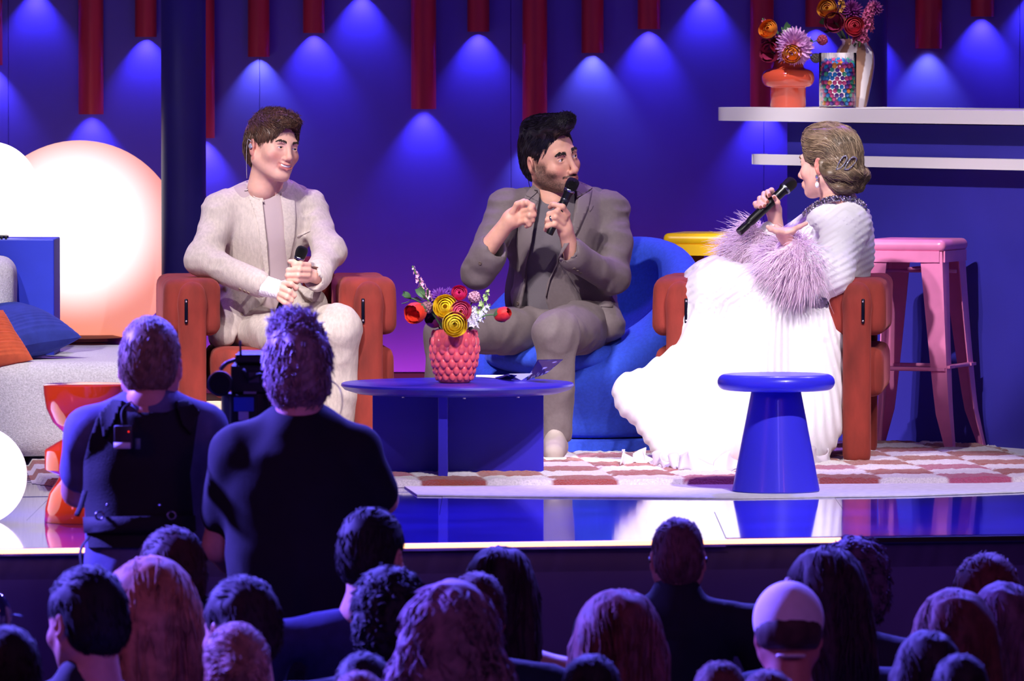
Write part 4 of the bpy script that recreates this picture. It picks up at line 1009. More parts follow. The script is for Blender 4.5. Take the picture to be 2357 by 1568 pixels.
# ---------------------------------------------------------------- the host
def host():
    D = 25.93; O = P(1268, 362, D); R = Rz(math.radians(41)) @ Rx(math.radians(2)) @ Ry(math.radians(-13)); sc = 1.03
    root = thing('person', 'dark-haired bearded man in a taupe suit speaking into a microphone in the blue chair', 'person', (P(1300, 760, 26.)[0], 1.0, RUGZ))
    parts = [head_part(R, O, sc, head_cols(SK_HOST, (176, 98, 92), beard=(44, 32, 30), blush=.10, mz=.003), mz=.003, jaw=1.10, neck=.058, smile=-.25, eye_open=.0046)]
    nk = Sdf().cap(O + R @ np.array([0, .03, -.10]) * sc, P(1272, 460, 25.97), .058, .064, k=.02).cap(P(1272, 455, 25.97), P(1280, 600, 26.0), .05, .055, k=.05)
    parts.append(skin_part(nk, .006, SK_HOST))
    hd = Sdf(); hd.ell(P(1187, 499, 25.70), (.042, .022, .036), R=Ry(-.5), k=.012).cap(P(1172, 508, 25.70), P(1124, 570, 25.74), .027, .033, k=.02)
    hand_chains(hd, [[(1196, 477, 25.69), (1212, 466, 25.66), (1226, 474, 25.66), (1231, 487, 25.675)], [(1203, 488, 25.685), (1222, 482, 25.65), (1229, 494, 25.655), (1226, 504, 25.68)],
                     [(1203, 500, 25.685), (1219, 496, 25.65), (1225, 507, 25.66), (1220, 514, 25.68)], [(1198, 512, 25.69), (1212, 508, 25.66), (1218, 517, 25.665), (1212, 521, 25.68)],
                     [(1180, 488, 25.68), (1190, 470, 25.67), (1206, 462, 25.675)]], .0098)
    parts.append(skin_part(hd, .0034, SK_HOST))
    hd = Sdf(); hd.ell(P(1299, 515, 25.675), (.022, .026, .042), R=Ry(.1), k=.012).cap(P(1302, 530, 25.68), P(1318, 590, 25.73), .026, .031, k=.02)
    hand_chains(hd, [[(1307, 494, 25.66), (1295, 476, 25.635), (1274, 471, 25.645), (1266, 477, 25.67)], [(1300, 503, 25.65), (1282, 487, 25.628), (1264, 493, 25.64), (1261, 502, 25.668)],
                     [(1296, 514, 25.65), (1278, 500, 25.628), (1261, 506, 25.64), (1258, 514, 25.668)], [(1292, 527, 25.655), (1276, 516, 25.632), (1260, 521, 25.64), (1256, 529, 25.665)],
                     [(1300, 500, 25.70), (1285, 478, 25.70), (1270, 470, 25.70)]], .0098)
    parts.append(skin_part(hd, .0034, SK_HOST))
    join_meshes('body', parts, M_skin, root)
    MB().lathe([(.0102, -.003), (.0125, -.003), (.0125, .003), (.0102, .003), (.0102, -.003)], 20, R=frame_to(P(1261, 506, 25.64) - P(1278, 500, 25.628)), c=P(1270, 503, 25.634), caps=False).build('wedding_ring', M_micr, root)
    face_parts(root, R, O, sc, gaze=(30, 2), brow=(22, 16, 18), brow_th=.0062, brow_up=(.000, .006), hsd=HSD)
    M_h = mat('hair_black', (22, 18, 26), rough=.36, var=.3, vscale=40, spec=.7)
    hs = Sdf().ell((0, .020, .040), (.080, .100, .088)).ell((0, .048, -.010), (.076, .070, .082), k=.02)
    hs.ell((.0, -.045, .112), (.060, .062, .036), R=Rx(-.12), k=.03).ell((.004, -.088, .122), (.045, .028, .028), k=.02).ell((0, .03, .105), (.062, .07, .035), k=.03)
    hs.ell((0, -.105, -.000), (.066, .072, .094), k=.008, sub=True).ell((0, -.03, -.098), (.12, .110, .078), k=.012, sub=True)
    for s in (-1, 1):
        hs.ell((s * .086, .010, -.022), (.03, .026, .036), k=.008, sub=True)
    V, Q = hs.grid(.005, folds(.003, 50)); hair = mesh('hair', xform(V, R, O, sc), Q, M_h, root)
    def dirf(X):
        top = np.clip((X[:, 2] - .085) / .03, 0, 1)[:, None]
        return np.stack([-.15 + 0 * X[:, 0], -.9 + 0 * X[:, 0], .35 + 0 * X[:, 0]], -1) * top + np.stack([0 * X[:, 0], .55 + 0 * X[:, 0], -.7 + 0 * X[:, 0]], -1) * (1 - top)
    mk = lambda V: (V[:, 2] > .03) | ((V[:, 1] > .0) & (V[:, 2] > -.07))
    Pt, rd = locks(hs, 3700, mk, dirf, .046, 21, steps=4, rad=.0012, lift=.004, jit=.12)
    V, Q = strands(Pt, rd); mesh('hair_locks', xform(V, R, O, sc), Q, M_h, hair)
    Pt, rd = locks(hs, 800, lambda V: (V[:, 2] > .11) & (V[:, 1] < -.05), lambda X: np.stack([-.2 + 0 * X[:, 0], -.5 + X[:, 1] * 0, .6 + 0 * X[:, 0]], -1), .050, 22, steps=6, rad=.0013, lift=.008, jit=.16, wave=.25)
    V, Q = strands(Pt, rd); mesh('hair_quiff', xform(V, R, O, sc), Q, M_h, hair)
    M_sh = mat('taupe_knit', (98, 90, 96), rough=.9, bump=.3, bscale=380)
    sd = Sdf().ell(P(1275, 560, 26.0), (.155, .115, .19), k=.05).ell(P(1262, 680, 26.02), (.15, .12, .17), k=.05).cap(P(1200, 472, 25.97), P(1365, 470, 26.02), .06, k=.05).cap(P(1274, 475, 25.98), P(1274, 462, 25.98), .080, .074, k=.02)
    sd.cap(P(1273, 485, 25.975), O + R @ np.array([0, .03, -.10]) * sc, .064, .058, k=.004, sub=True)
    sdfmesh('shirt', sd, .008, M_sh, root, disp=folds(.003, 13, 6.))
    nk = [P(1274, 464, 25.975) + np.array([.074 * math.cos(a), .066 * math.sin(a), .004 + .018 * math.sin(a)]) for a in np.linspace(0, 2 * PI, 25)]
    MB().tube(nk, .007, 8).build('shirt_collar', M_sh, root)
    M_j = mat('taupe_wool', (104, 92, 94), rough=.75, var=.05, vscale=90, bump=.15, bscale=420, sheen=.25)
    ShL, ElL, WrL = P(1166, 480, 25.93), P(1098, 628, 25.80), P(1140, 560, 25.74); ShR, ElR, WrR = P(1404, 484, 26.02), P(1410, 640, 25.88), P(1322, 590, 25.74)
    sd = Sdf().ell(P(1285, 545, 26.0), (.185, .132, .19), k=.05).ell(P(1290, 670, 26.03), (.172, .135, .17), k=.06)
    sd.cap(P(1245, 462, 25.99), ShL, .062, .055, k=.04).cap(P(1310, 460, 26.01), ShR, .062, .055, k=.04)
    sd.chain([ShL, ElL], [.059, .052], k=.03).chain([ElL, P(1118, 596, 25.765), P(1128, 580, 25.75)], [.056, .055, .054], k=.02)
    sd.chain([ShR, P(1414, 560, 25.95), ElR], [.060, .056, .053], k=.03).chain([ElR, WrR, P(1312, 576, 25.72)], [.053, .048, .047], k=.02)
    sd.cap(P(1225, 660, 25.97), P(1212, 690, 25.92), .06, .05, k=.05).cap(P(1370, 690, 25.98), P(1395, 750, 25.90), .075, .062, k=.05)
    V0, Q0 = sd.grid(.012); tr0 = bvh(relax(V0, Q0, 2), Q0)
    sd.pixcut([(1232, 430), (1241, 460), (1232, 500), (1225, 556), (1212, 609), (1208, 660), (1200, 700), (1190, 735), (1190, 820), (1330, 820), (1330, 735), (1262, 714), (1255, 686), (1262, 651), (1292, 581), (1316, 520), (1328, 455), (1318, 430)], 25.965, .004)
    sd.cap(P(1273, 505, 25.97), O + R @ np.array([0, .03, -.02]) * sc, .083, .066, k=.006, sub=True)
    sd.half(P(1400, 786, 25.9), (.1, 0, -1), .012)
    for q, n in ((P(1129, 578, 25.75), P(1128, 580, 25.75) - ElL), (P(1312, 576, 25.72), WrR - ElR)):
        n = n / np.linalg.norm(n); sd.cap(q - n * .012, q + n * .06, .041, .050, k=.003, sub=True)
    V, Q = sd.grid(.0068, lambda X: folds(.0042, 8, 2., (1, 1, .6))(X) + folds(.0042, 20, 9., (.6, .6, 1.3))(X) * (np.abs(X[:, 0] - P(1285, 0, 26.)[0]) > .15)); V = relax(V, Q, 1)
    jk = mesh('jacket', V, Q, M_j, root); tr = bvh(V, Q)
    M_jl = mat('taupe_wool_lapel', (108, 96, 98), rough=.72, bump=.15, bscale=420, sheen=.2)
    decal([(1208, 450), (1240, 466), (1231, 510), (1224, 556), (1211, 612), (1208, 650), (1200, 630), (1190, 565), (1192, 505)], tr0, .009, .007, 12, name='lapel', m=M_jl, parent=jk, dref=25.9)
    decal([(1240, 418), (1243, 445), (1240, 466), (1209, 450), (1222, 432)], tr0, .009, .007, 8, name='collar', m=M_jl, parent=jk, dref=25.9)
    decal([(1346, 447), (1362, 438), (1354, 476), (1330, 530), (1296, 582), (1268, 640), (1256, 684), (1262, 648), (1292, 578), (1318, 515), (1330, 458)], tr0, .009, .007, 14, name='lapel', m=M_jl, parent=jk, dref=25.9)
    decal([(1334, 404), (1350, 415), (1363, 434), (1346, 447), (1328, 456), (1326, 430)], tr0, .009, .007, 8, name='collar', m=M_jl, parent=jk, dref=25.9)
    decal([(1352, 478), (1358, 470), (1366, 474), (1358, 488)], tr, .002, .002, 6, name='welt', m=M_jl, parent=jk, dref=25.9)
    decal([(1338, 696), (1410, 700), (1410, 708), (1338, 703)], tr, .003, .003, 8, name='pocket_flap', m=M_jl, parent=jk, dref=25.9)
    M_btn = mat('dark_horn_button', (96, 82, 76), rough=.4)
    for q in ((1322, 619), (1329, 624), (1336, 628), (1105, 606), (1192, 698)):
        h = tr.ray_cast(Vector(CAM), (Vector(P(q[0], q[1], 25.8)) - Vector(CAM)).normalized())
        if h[0] is not None: button(np.array(h[0]), .0065, M_btn, jk, np.array(h[1]))
    # thin earpiece cable
    h = [O + R @ np.array(q) * sc for q in ((-.076, .045, -.05), (-.066, .05, -.095))] + [P(1238, 440, 25.88), P(1222, 456, 25.85), P(1213, 466, 25.84)]
    MB().tube(spline(h, 16), .0014, 6).build('earpiece_wire', M_micb, root)
    M_t = mat('taupe_trousers', (100, 88, 90), rough=.75, var=.06, vscale=90, bump=.15, bscale=420, sheen=.25)
    sd = Sdf().ell(P(1300, 745, 26.03), (.18, .15, .10), k=.05)
    sd.chain([P(1240, 755, 25.98), P(1030, 770, 25.66), P(1020, 1030, 25.66)], [.086, .066, .058], k=.035).chain([P(1362, 752, 26.0), P(1277, 764, 25.52), P(1276, 1000, 25.60)], [.094, .069, .052], k=.035)
    sd.half(P(1278, 1014, 25.6), (0, 0, -1), .008)
    sdfmesh('trousers', sd, .0085, M_t, root, disp=lambda X: folds(.009, 8, 12., (1, 1, .5))(X) + folds(.004, 20, 1.)(X))
    MB().tube([P(1277, 1003, 25.61), P(1277, 1034, 25.61)], [.040, .042], 20).build('sock', mat('plum_sock', (70, 38, 52), rough=.9), root)
    MB().tube([P(1020, 1003, 25.66), P(1020, 1040, 25.66)], [.040, .042], 20).build('sock', MATS['plum_sock'], root)
    M_s = mat('taupe_sneaker', (150, 136, 132), rough=.7); M_so = mat('white_rubber', (232, 226, 224), rough=.6)
    for px, d in ((1278, 25.58), (1020, 25.64)):
        a = P(px, 1050, d + .05); b = P(px - 4, 1050, d - .20); a[2] = b[2] = RUGZ + .002; shoe(root, a, b, M_s, M_so)
    microphone(P(1317, 424, 25.655), P(1264, 540, 25.64), .0225, 'black handheld microphone at the mouth of the bearded man')
host()
# ---------------------------------------------------------------- the woman in white
def lady():
    D = 25.62; O = P(1907, 374, D); R = Rz(math.radians(-126)) @ Rx(math.radians(3)) @ Ry(math.radians(0)); sc = 1.0
    root = thing('person', 'blonde woman in a white pleated gown with pink feather cuffs holding a microphone', 'person', (P(1880, 760, 25.7)[0], .65, RUGZ))
    parts = [head_part(R, O, sc, head_cols(SK_LADY, (190, 84, 92), blush=.22), h=.0028, jaw=1.02, neck=.052, face=1.06)]
    nk = Sdf().cap(O + R @ np.array([0, .03, -.10]) * sc, P(1930, 475, 25.68), .054, .062, k=.02).cap(P(1930, 470, 25.68), P(1935, 600, 25.70), .05, .05, k=.05)
    parts.append(skin_part(nk, .006, SK_LADY))
    # far hand around the microphone
    hd = Sdf(); hd.ell(P(1778, 478, 25.64), (.026, .018, .030), R=Ry(-.5), k=.012).cap(P(1782, 486, 25.64), P(1788, 540, 25.66), .024, .028, k=.02)
    hand_chains(hd, [[(1784, 460, 25.66), (1776, 438, 25.64), (1767, 442, 25.61), (1770, 450, 25.574)], [(1774, 466, 25.66), (1759, 446, 25.64), (1757, 456, 25.60), (1766, 465, 25.572)],
                     [(1768, 474, 25.66), (1749, 457, 25.64), (1749, 467, 25.60), (1759, 474, 25.568)], [(1764, 482, 25.66), (1739, 469, 25.64), (1741, 475, 25.61), (1750, 477, 25.568)],
                     [(1792, 482, 25.62), (1790, 466, 25.585), (1782, 453, 25.578)]], .0088)
    parts.append(skin_part(hd, .0032, SK_LADY))
    # near hand, open, palm up
    hd = Sdf(); hd.ell(P(1811, 535, 25.33), (.036, .034, .014), R=Ry(-.25), k=.012).cap(P(1806, 543, 25.34), P(1822, 575, 25.38), .023, .026, k=.02)
    hand_chains(hd, [[(1800, 534, 25.30), (1786, 533, 25.285), (1773, 528, 25.275), (1767, 522, 25.27)], [(1797, 533, 25.32), (1784, 531, 25.31), (1774, 525, 25.305)], [(1795, 532, 25.34), (1783, 529, 25.335), (1776, 523, 25.33)],
                     [(1802, 531, 25.36), (1792, 527, 25.36), (1786, 521, 25.36)], [(1822, 530, 25.32), (1840, 522, 25.31), (1856, 514, 25.305)]], .0085)
    parts.append(skin_part(hd, .0032, SK_LADY))
    join_meshes('body', parts, M_skin, root)
    M_nail = mat('bronze_nail', (150, 82, 72), rough=.2)
    for q in ((1771, 449, 25.566), (1767, 465, 25.564), (1760, 474, 25.560), (1751, 477, 25.560), (1782, 455, 25.566)): MB().sphere(P(*q), (.0052, .004, .006), 10, 6).build('fingernail', M_nail, root)
    face_parts(root, R, O, sc, gaze=(0, 0), brow=(120, 90, 70), brow_th=.0034, lash=True, hsd=HSD)
    # hair: swept back into a low roll
    M_h = mat('hair_blonde', (112, 92, 72), rough=.45, var=.4, vscale=26, spec=.6, stretch=(1, 1, 1))
    hs = Sdf().ell((0, .018, .038), (.086, .108, .096)).ell((0, -.030, .088), (.066, .060, .042), k=.03).ell((0, .060, -.030), (.076, .062, .070), k=.03).ell((0, .082, -.062), (.066, .040, .034), k=.02)
    for s in (-1, 1):
        hs.chain([(s * .082, .020, -.012), (s * .080, .062, -.040), (s * .048, .104, -.050), (0, .112, -.045)], [.014, .022, .024, .022], k=.012).chain([(s * .074, .040, -.050), (s * .058, .078, -.082), (s * .020, .100, -.086)], [.014, .022, .022], k=.010)
        hs.chain([(s * .092, .055, -.062), (s * .070, .100, -.070), (s * .02, .125, -.068)], .005, k=.010, sub=True)
    hs.ell((0, -.112, -.025), (.068, .078, .108), k=.010, sub=True).ell((0, -.040, -.110), (.13, .095, .085), k=.012, sub=True)
    for s in (-1, 1): hs.ell((s * .088, .004, -.018), (.030, .020, .034), k=.008, sub=True)
    V, Q = hs.grid(.005, lambda X: folds(.004, 34, 0., (1, .3, 1))(X)); Vw = xform(V, R, O, sc); hair = mesh('hair', Vw, Q, M_h, root); tr = bvh(Vw, Q)
    def dirf(X):
        b = np.clip((-X[:, 2]) / .05, 0, 1)[:, None]; ang = np.clip((X[:, 1] - .02) / .09, 0, 1)[:, None]
        v = np.stack([0 * X[:, 0], 1 + 0 * X[:, 0], -.25 + 0 * X[:, 0]], -1) * (1 - ang) + np.stack([-.2 * X[:, 0] / .08, .2 + 0 * X[:, 0], -1 + 0 * X[:, 0]], -1) * ang
        return v * (1 - b * .8) + np.stack([-.6 * np.sign(X[:, 0]), .5 + 0 * X[:, 0], .25 * np.sin(X[:, 1] * 90)], -1) * b * .8
    Pt, rd = locks(hs, 3600, lambda V: V[:, 2] > -.1, dirf, .075, 31, steps=5, rad=.0014, lift=.003, jit=.12, wave=.18)
    V, Q = strands(Pt, rd); mesh('hair_locks', xform(V, R, O, sc), Q, M_h, hair)
    M_h2 = mat('hair_pale_streak', (160, 136, 108), rough=.42, spec=.6)
    Pt, rd = locks(hs, 420, lambda V: (V[:, 2] > -.02), dirf, .08, 32, steps=7, rad=.0014, lift=.005, jit=.12, wave=.2)
    V, Q = strands(Pt, rd); mesh('hair_streaks', xform(V, R, O, sc), Q, M_h2, hair)
    M_gem = mat('crystal', (214, 214, 226), rough=.12, metal=.85)
    for loop in ([(1925, 390), (1931, 374), (1940, 361), (1947, 359), (1949, 366), (1943, 377), (1934, 387)], [(1944, 390), (1950, 376), (1960, 363), (1968, 362), (1971, 368), (1963, 380), (1953, 389)]):
        pts = spline(np.array(loop + loop[:1], float), 22); q = []
        for a in pts:
            h = tr.ray_cast(Vector(CAM), (Vector(P(a[0], a[1], 25.5)) - Vector(CAM)).normalized()); 
            p = np.array(h[0]) if h[0] is not None else P(a[0], a[1], 25.53); q.append(p + np.array([0, -.007, 0]))
        mb = MB().tube(np.array(q), .0022, 6, cap=False)
        for p in q[::1]: mb.sphere(p + np.array([0, -.002, 0]), .0030, 6, 4)
        mb.build('hair_clip', M_gem, root)
    e = xform([(.086, .008, -.044)], R, O, sc)[0]
    ear = MB().sphere(e + (0, -.004, -.004), (.006, .005, .008), 8, 6).sphere(e + (0, -.004, -.016), .004, 8, 6).build('earring', M_gem, root, smooth=False)
    MB().sphere(e + (0, -.004, -.032), (.0075, .0075, .0105), 14, 10).build('pearl_drop', mat('pearl', (244, 236, 236), rough=.18), ear)
    # the gown: bodice, sleeves and skirt are one pleated piece
    M_g = mat('white_pleated_satin', (228, 224, 230), rough=.5, sheen=.3, bump=.12, bscale=200)
    sd = Sdf()
    sd.ell(P(1938, 560, 25.70), (.098, .125, .17), k=.05).ell(P(1912, 660, 25.70), (.115, .14, .14), k=.06).cap(P(1928, 480, 25.66), P(1948, 520, 25.57), .065, .075, k=.04).cap(P(1925, 482, 25.72), P(1880, 520, 25.84), .06, .065, k=.04)
    sd.cap(P(1898, 494, 25.585), P(1962, 494, 25.60), .060, .056, k=.03)
    sd.cap(P(1965, 510, 25.72), P(1968, 590, 25.72), .055, .060, k=.04)
    sd.chain([P(1948, 525, 25.56), P(1912, 632, 25.44), P(1862, 600, 25.38)], [.078, .072, .060], k=.03).chain([P(1878, 525, 25.84), P(1770, 600, 25.74), P(1772, 540, 25.66)], [.065, .06, .05], k=.03)
    sd.cap(P(1888, 715, 25.66), P(1655, 668, 25.46), .135, .098, k=.06).cap(P(1875, 720, 25.80), P(1650, 662, 25.62), .13, .095, k=.06)
    sd.cap(P(1640, 690, 25.48), P(1610, 1010, 25.42), .095, .13, k=.06).cap(P(1740, 730, 25.50), P(1710, 1000, 25.38), .13, .16, k=.06).cap(P(1866, 770, 25.56), P(1838, 990, 25.44), .125, .13, k=.06).cap(P(1895, 760, 25.46), P(1880, 960, 25.44), .06, .07, k=.06).cap(P(1640, 670, 25.6), P(1640, 1000, 25.62), .10, .16, k=.06)
    # the train swings out to the left
    sd.cap(P(1580, 830, 25.45), P(1462, 905, 25.32), .055, .060, k=.06).cap(P(1462, 905, 25.32), P(1535, 1035, 25.28), .058, .050, k=.06).cap(P(1560, 900, 25.40), P(1600, 1030, 25.34), .10, .09, k=.06)
    sd.cap(P(1440, 890, 25.31), P(1450, 935, 25.30), .030, .034, k=.03)
    sd.pixcut([(1835, 380), (1849, 496), (1860, 484), (1880, 470), (1905, 461), (1930, 457), (1958, 459), (1982, 468), (1996, 480), (2030, 470), (2030, 380)], 99, .004)
    sd.half((0, 0, RUGZ + .004), (0, 0, -1), .01)
    def pleats(X):
        x, y = PIX(X); ap = np.arctan2(x - 1800, y - 300) ; r = np.where(y > 700, np.sin(ap * 210 + noise(X, 6) * 3), np.sin((x * .55 + y * .9) * .42 + noise(X, 9) * 2.5))
        lo = np.clip((y - 780) / 200, 0, 1); return .0034 * r + lo * folds(.010, 5, 4., (1, 1, .25))(X) + folds(.004, 16, 2.)(X) * (1 - lo)
    gown = sdfmesh('gown', sd, .0075, M_g, root, disp=pleats)
    # ruffled hem lying on the rug
    M_sat = mat('satin_hem', (226, 214, 232), rough=.28, sheen=.3)
    def ruffle(path, hgt, amp, seed):
        p = spline(np.array([PF(a, b, RUGZ) for a, b in path]), 60); rg = np.random.default_rng(seed); V = []; n = len(p); m = 6
        ph = np.cumsum(rg.uniform(.3, .9, n))
        for i in range(n):
            for j in range(m):
                f = j / (m - 1); V.append(p[i] + np.array([0.012 * math.sin(ph[i] * 1.3) * f, -.012 + .05 * f + amp * math.sin(ph[i]) * (1 - f), .006 + hgt * f * (.7 + .3 * math.sin(ph[i] * .7)) + amp * .5 * (1 - f) * (1 + math.sin(ph[i]))]))
        Fc = [(i * m + j, (i + 1) * m + j, (i + 1) * m + j + 1, i * m + j + 1) for i in range(n - 1) for j in range(m - 1)]
        o = mesh('hem_ruffle', V, Fc, M_sat, gown); md = o.modifiers.new('thick', 'SOLIDIFY'); md.thickness = .002
    ruffle([(1428, 1082), (1470, 1076), (1510, 1080), (1545, 1088), (1580, 1088)], .06, .014, 1); ruffle([(1560, 1092), (1640, 1095), (1700, 1090), (1780, 1090), (1860, 1080), (1912, 1070)], .07, .012, 2)
    # jewelled neckline
    gt = gown.data; gv = np.empty(len(gt.vertices) * 3); gt.vertices.foreach_get('co', gv); gtr = bvh(gv.reshape(-1, 3) + ORIG[root.name], [p.vertices[:] for p in gt.polygons]); cp = []
    for a in spline(np.array([(1849, 494), (1860, 482), (1880, 468), (1905, 459), (1930, 455), (1958, 457), (1982, 466), (1994, 478)], float), 46):
        h = gtr.ray_cast(Vector(CAM), (Vector(P(a[0], a[1] + 6, 25.5)) - Vector(CAM)).normalized()); d = (h[0].y + 25.0) if h[0] is not None else 25.62; cp.append(P(a[0], a[1] + 1, min(d - .004, 25.532 + (abs(a[0] - 1922) / 72) ** 2 * .12) if a[0] < 1990 else d - .004))
    cp = np.array(cp)
    mb = MB(); rg = np.random.default_rng(9)
    for i in range(45):
        for k in range(4):
            c = cp[i] + (cp[i + 1] - cp[i]) * rg.random() + np.array([0, -.004 * rg.random(), (k - 1.5) * .0048]); mb.sphere(c, (.0042, .0035, .0040) * np.array(rg.uniform(.7, 1.25)), 6, 4, R=Ry(rg.uniform(0, 3)))
    mb.build('jewelled_collar', mat('dark_crystal', (168, 160, 176), rough=.14, metal=.9, var=.6, vscale=160), root, smooth=False)
    # feather cuffs
    M_f = mat('pink_feather', (255, 220, 246), rough=.7, var=.05, vscale=30, sheen=.3)
    M_f.node_tree.nodes['Principled BSDF'].inputs['Sheen Weight'].default_value = 1.0; M_f.node_tree.nodes['Principled BSDF'].inputs['Sheen Tint'].default_value = (1, .9, .98, 1)
    def feathers(c, rad, axis, n, ln, seed, down):
        rg = np.random.default_rng(seed); A = frame_to(axis); th = rg.uniform(0, 2 * PI, n); u = rg.uniform(-1, 1, n)
        rr = np.sqrt(1 - .6 * u ** 2); base = np.stack([np.cos(th) * rr * rad[0], np.sin(th) * rr * rad[1], u * rad[2]], -1); nr = np.stack([np.cos(th), np.sin(th), u * .9], -1)
        B = base @ A.T + c; Nn = nr @ A.T + rg.normal(0, .35, (n, 3)); Nn /= np.linalg.norm(Nn, axis=1)[:, None]; L = ln * rg.uniform(.45, 1.25, n); S = 5; out = []
        cv = rg.normal(0, .5, (n, 3))
        for k in range(S):
            t = k / (S - 1); out.append(B - Nn * .012 + (Nn * t + (cv * .35 + np.array(down)) * t * t) * L[:, None])
        r = np.array([1, 1, .85, .6, .15]) * .00100
        return strands(np.stack(out, 1), np.tile(r, (n, 1)) * rg.uniform(.6, 1.5, (n, 1)))
    for c, rad, ax, seed, dn in ((P(1832, 594, 25.39), (.070, .058, .072), P(1812, 556, 25.36) - P(1872, 628, 25.42), 41, (-.2, -.1, -.55)), (P(1733, 568, 25.665), (.066, .055, .070), P(1768, 520, 25.64) - P(1712, 590, 25.66), 42, (-.35, -.1, -.45))):
        V, Q = feathers(c, rad, ax, 3300, .074, seed, dn); cuff = mesh('feather_cuff', V, Q, M_f, root)
        sd = Sdf().ell(c, np.array(rad) * 1.08, R=frame_to(ax)); sdfmesh('cuff_core', sd, .008, M_f, cuff, disp=folds(.006, 40))
    V, Q = feathers(P(1795, 600, 25.50), (.07, .05, .06), (1, 0, 0), 1800, .08, 43, (-.2, -.2, -.6)); mesh('feather_cuff', V, Q, M_f, root)
    microphone(P(1818, 424, 25.625), P(1700, 536, 25.545), .0225, 'black handheld microphone held by the woman in white', .0165)
lady()
# ================================================================== vases, flowers, jar, booklet
M_stem = mat('stem_green', (78, 112, 62), rough=.6, var=.15, vscale=40); M_leaf = mat('leaf_green', (70, 104, 66), rough=.55, var=.25, vscale=30)
def fmat(rgb, rgb2=None): return mat('petal_%d_%d_%d' % rgb, rgb, rough=.55, var=.18, vscale=60, rgb2=rgb2, sheen=.2)
def petal_mesh(mb, base, R, L, W, cup, curl, nu=4, nv=4):
    """one cupped petal growing along local z, facing local x"""
    V = []
    for i in range(nv + 1):
        t = i / nv; w = W * math.sin(PI * min(1, .18 + t * .80)) ** .7
        for j in range(nu + 1):
            s = j / nu * 2 - 1
            V.append((cup * math.sin(t * PI * .5) - curl * t * t + .35 * W * s * s * -1 * .6, s * w * .5, L * t))
    V = np.array(V) @ R.T + base; n = nu + 1
    mb.add(V, [(i * n + j, i * n + j + 1, (i + 1) * n + j + 1, (i + 1) * n + j) for i in range(nv) for j in range(nu)])
def shell_petal(mb, c, R, r, rz, az, span, th0, th1, lip, nu=5, nv=5):
    """petal as a patch of an egg shell: azimuth az +- span, polar from th0 (bottom) to th1, lip flared"""
    V = []
    for i in range(nv + 1):
        t = i / nv; th = th0 + (th1 - th0) * t; w = span * (.55 + .45 * math.sin(PI * min(.5, t * .6 + .1))) * (1 - .35 * max(0, t - .75) / .25)
        for j in range(nu + 1):
            q = j / nu * 2 - 1; a = az + q * w; k = 1 + lip * t * t; th_ = th + .10 * q * q * t * (1 if th1 < th0 else -1) * -1
            V.append((r * k * math.sin(th_) * math.cos(a), r * k * math.sin(th_) * math.sin(a), rz * math.cos(th_)))
    V = np.array(V) @ R.T + c; n = nu + 1; mb.add(V, [(i * n + j, i * n + j + 1, (i + 1) * n + j + 1, (i + 1) * n + j) for i in range(nv) for j in range(nu)])
def ranunculus(mb, c, R, r, rg, rings=6, opening=1.0):
    for k in range(rings):
        f = (k + 1.2) / (rings + .2); n = 3 + k // 2 + 1; rk = r * (.22 + .80 * f)
        for j in range(n):
            shell_petal(mb, c, R, rk * rg.uniform(.96, 1.05), rk * .9, 2 * PI * j / n + k * .9, PI / n * 1.35, PI * .95, PI * (.10 + .30 * f * opening), .10 * f + rg.uniform(0, .08))
def tulip(mb, c, R, r, rg, opening=.0):
    for k, (rr, n) in enumerate(((.82, 3), (1.0, 3), (1.04, 3))):
        for j in range(n): shell_petal(mb, c, R, r * rr, r * 1.35 * rr, 2 * PI * j / n + k * 1.05 + rg.uniform(-.1, .1), 1.05, PI * .97, PI * (.10 + opening * .9), .06 + opening * .6)
def chrysanth(mb, c, R, r, rg, n=110):
    for j in range(n):
        t = math.sqrt((j + .5) / n); a = j * 2.39996; Rp = R @ Rz(a) @ Ry(t * 1.75); petal_mesh(mb, c - R @ np.array([0, 0, r * .25]), Rp, r * (.75 + .30 * t) * rg.uniform(.85, 1.1), r * .24, r * .06, -r * .10, nu=2, nv=3)
def floret(mb, c, R, r, rg, n=5):
    for j in range(n): petal_mesh(mb, c, R @ Rz(2 * PI * j / n + rg.uniform(-.2, .2)) @ Ry(1.1 + rg.uniform(-.25, .2)), r * 1.1, r * .95, r * .1, -r * .2, nu=2, nv=2)
def spike(mb, pts, r, rg, n, spread, tip=.35):
    pts = spline(pts, 40)
    for i in range(n):
        t = i / n; q = pts[int(t * 39)]; a = i * 2.4; R = frame_to(np.array([math.cos(a), math.sin(a) * .9 - .3, .35])); k = 1 - (1 - tip) * t
        floret(mb, q + R[:, 2] * spread * k, R, r * k * rg.uniform(.8, 1.15), rg, 5)
def pod(mb, c, r, rg, n=60):
    for j in range(n):
        z = 1 - 2 * (j + .5) / n; a = j * 2.4; q = math.sqrt(1 - z * z); v = np.array([q * math.cos(a), q * math.sin(a), z]); floret(mb, c + v * r * .8, frame_to(v), r * .32, rg, 4)
def leaf(mb, base, tip, w):
    base = np.asarray(base); tip = np.asarray(tip); v = tip - base; L = np.linalg.norm(v); sd = np.cross(v / L, (0, -1, .3)); sd /= np.linalg.norm(sd) + 1e-9; V = []
    for i in range(7):
        t = i / 6; ww = w * math.sin(PI * min(1, .08 + t * .92)) ; m = base + v * t + np.array([0, 0, -.25 * L * t * t * .4])
        V += [m - sd * ww, m + np.array([0, .15 * ww, -.3 * ww]), m + sd * ww]
    mb.add(V, [(i * 3 + j, i * 3 + j + 1, (i + 1) * 3 + j + 1, (i + 1) * 3 + j) for i in range(6) for j in range(2)])
FSEED = [100]
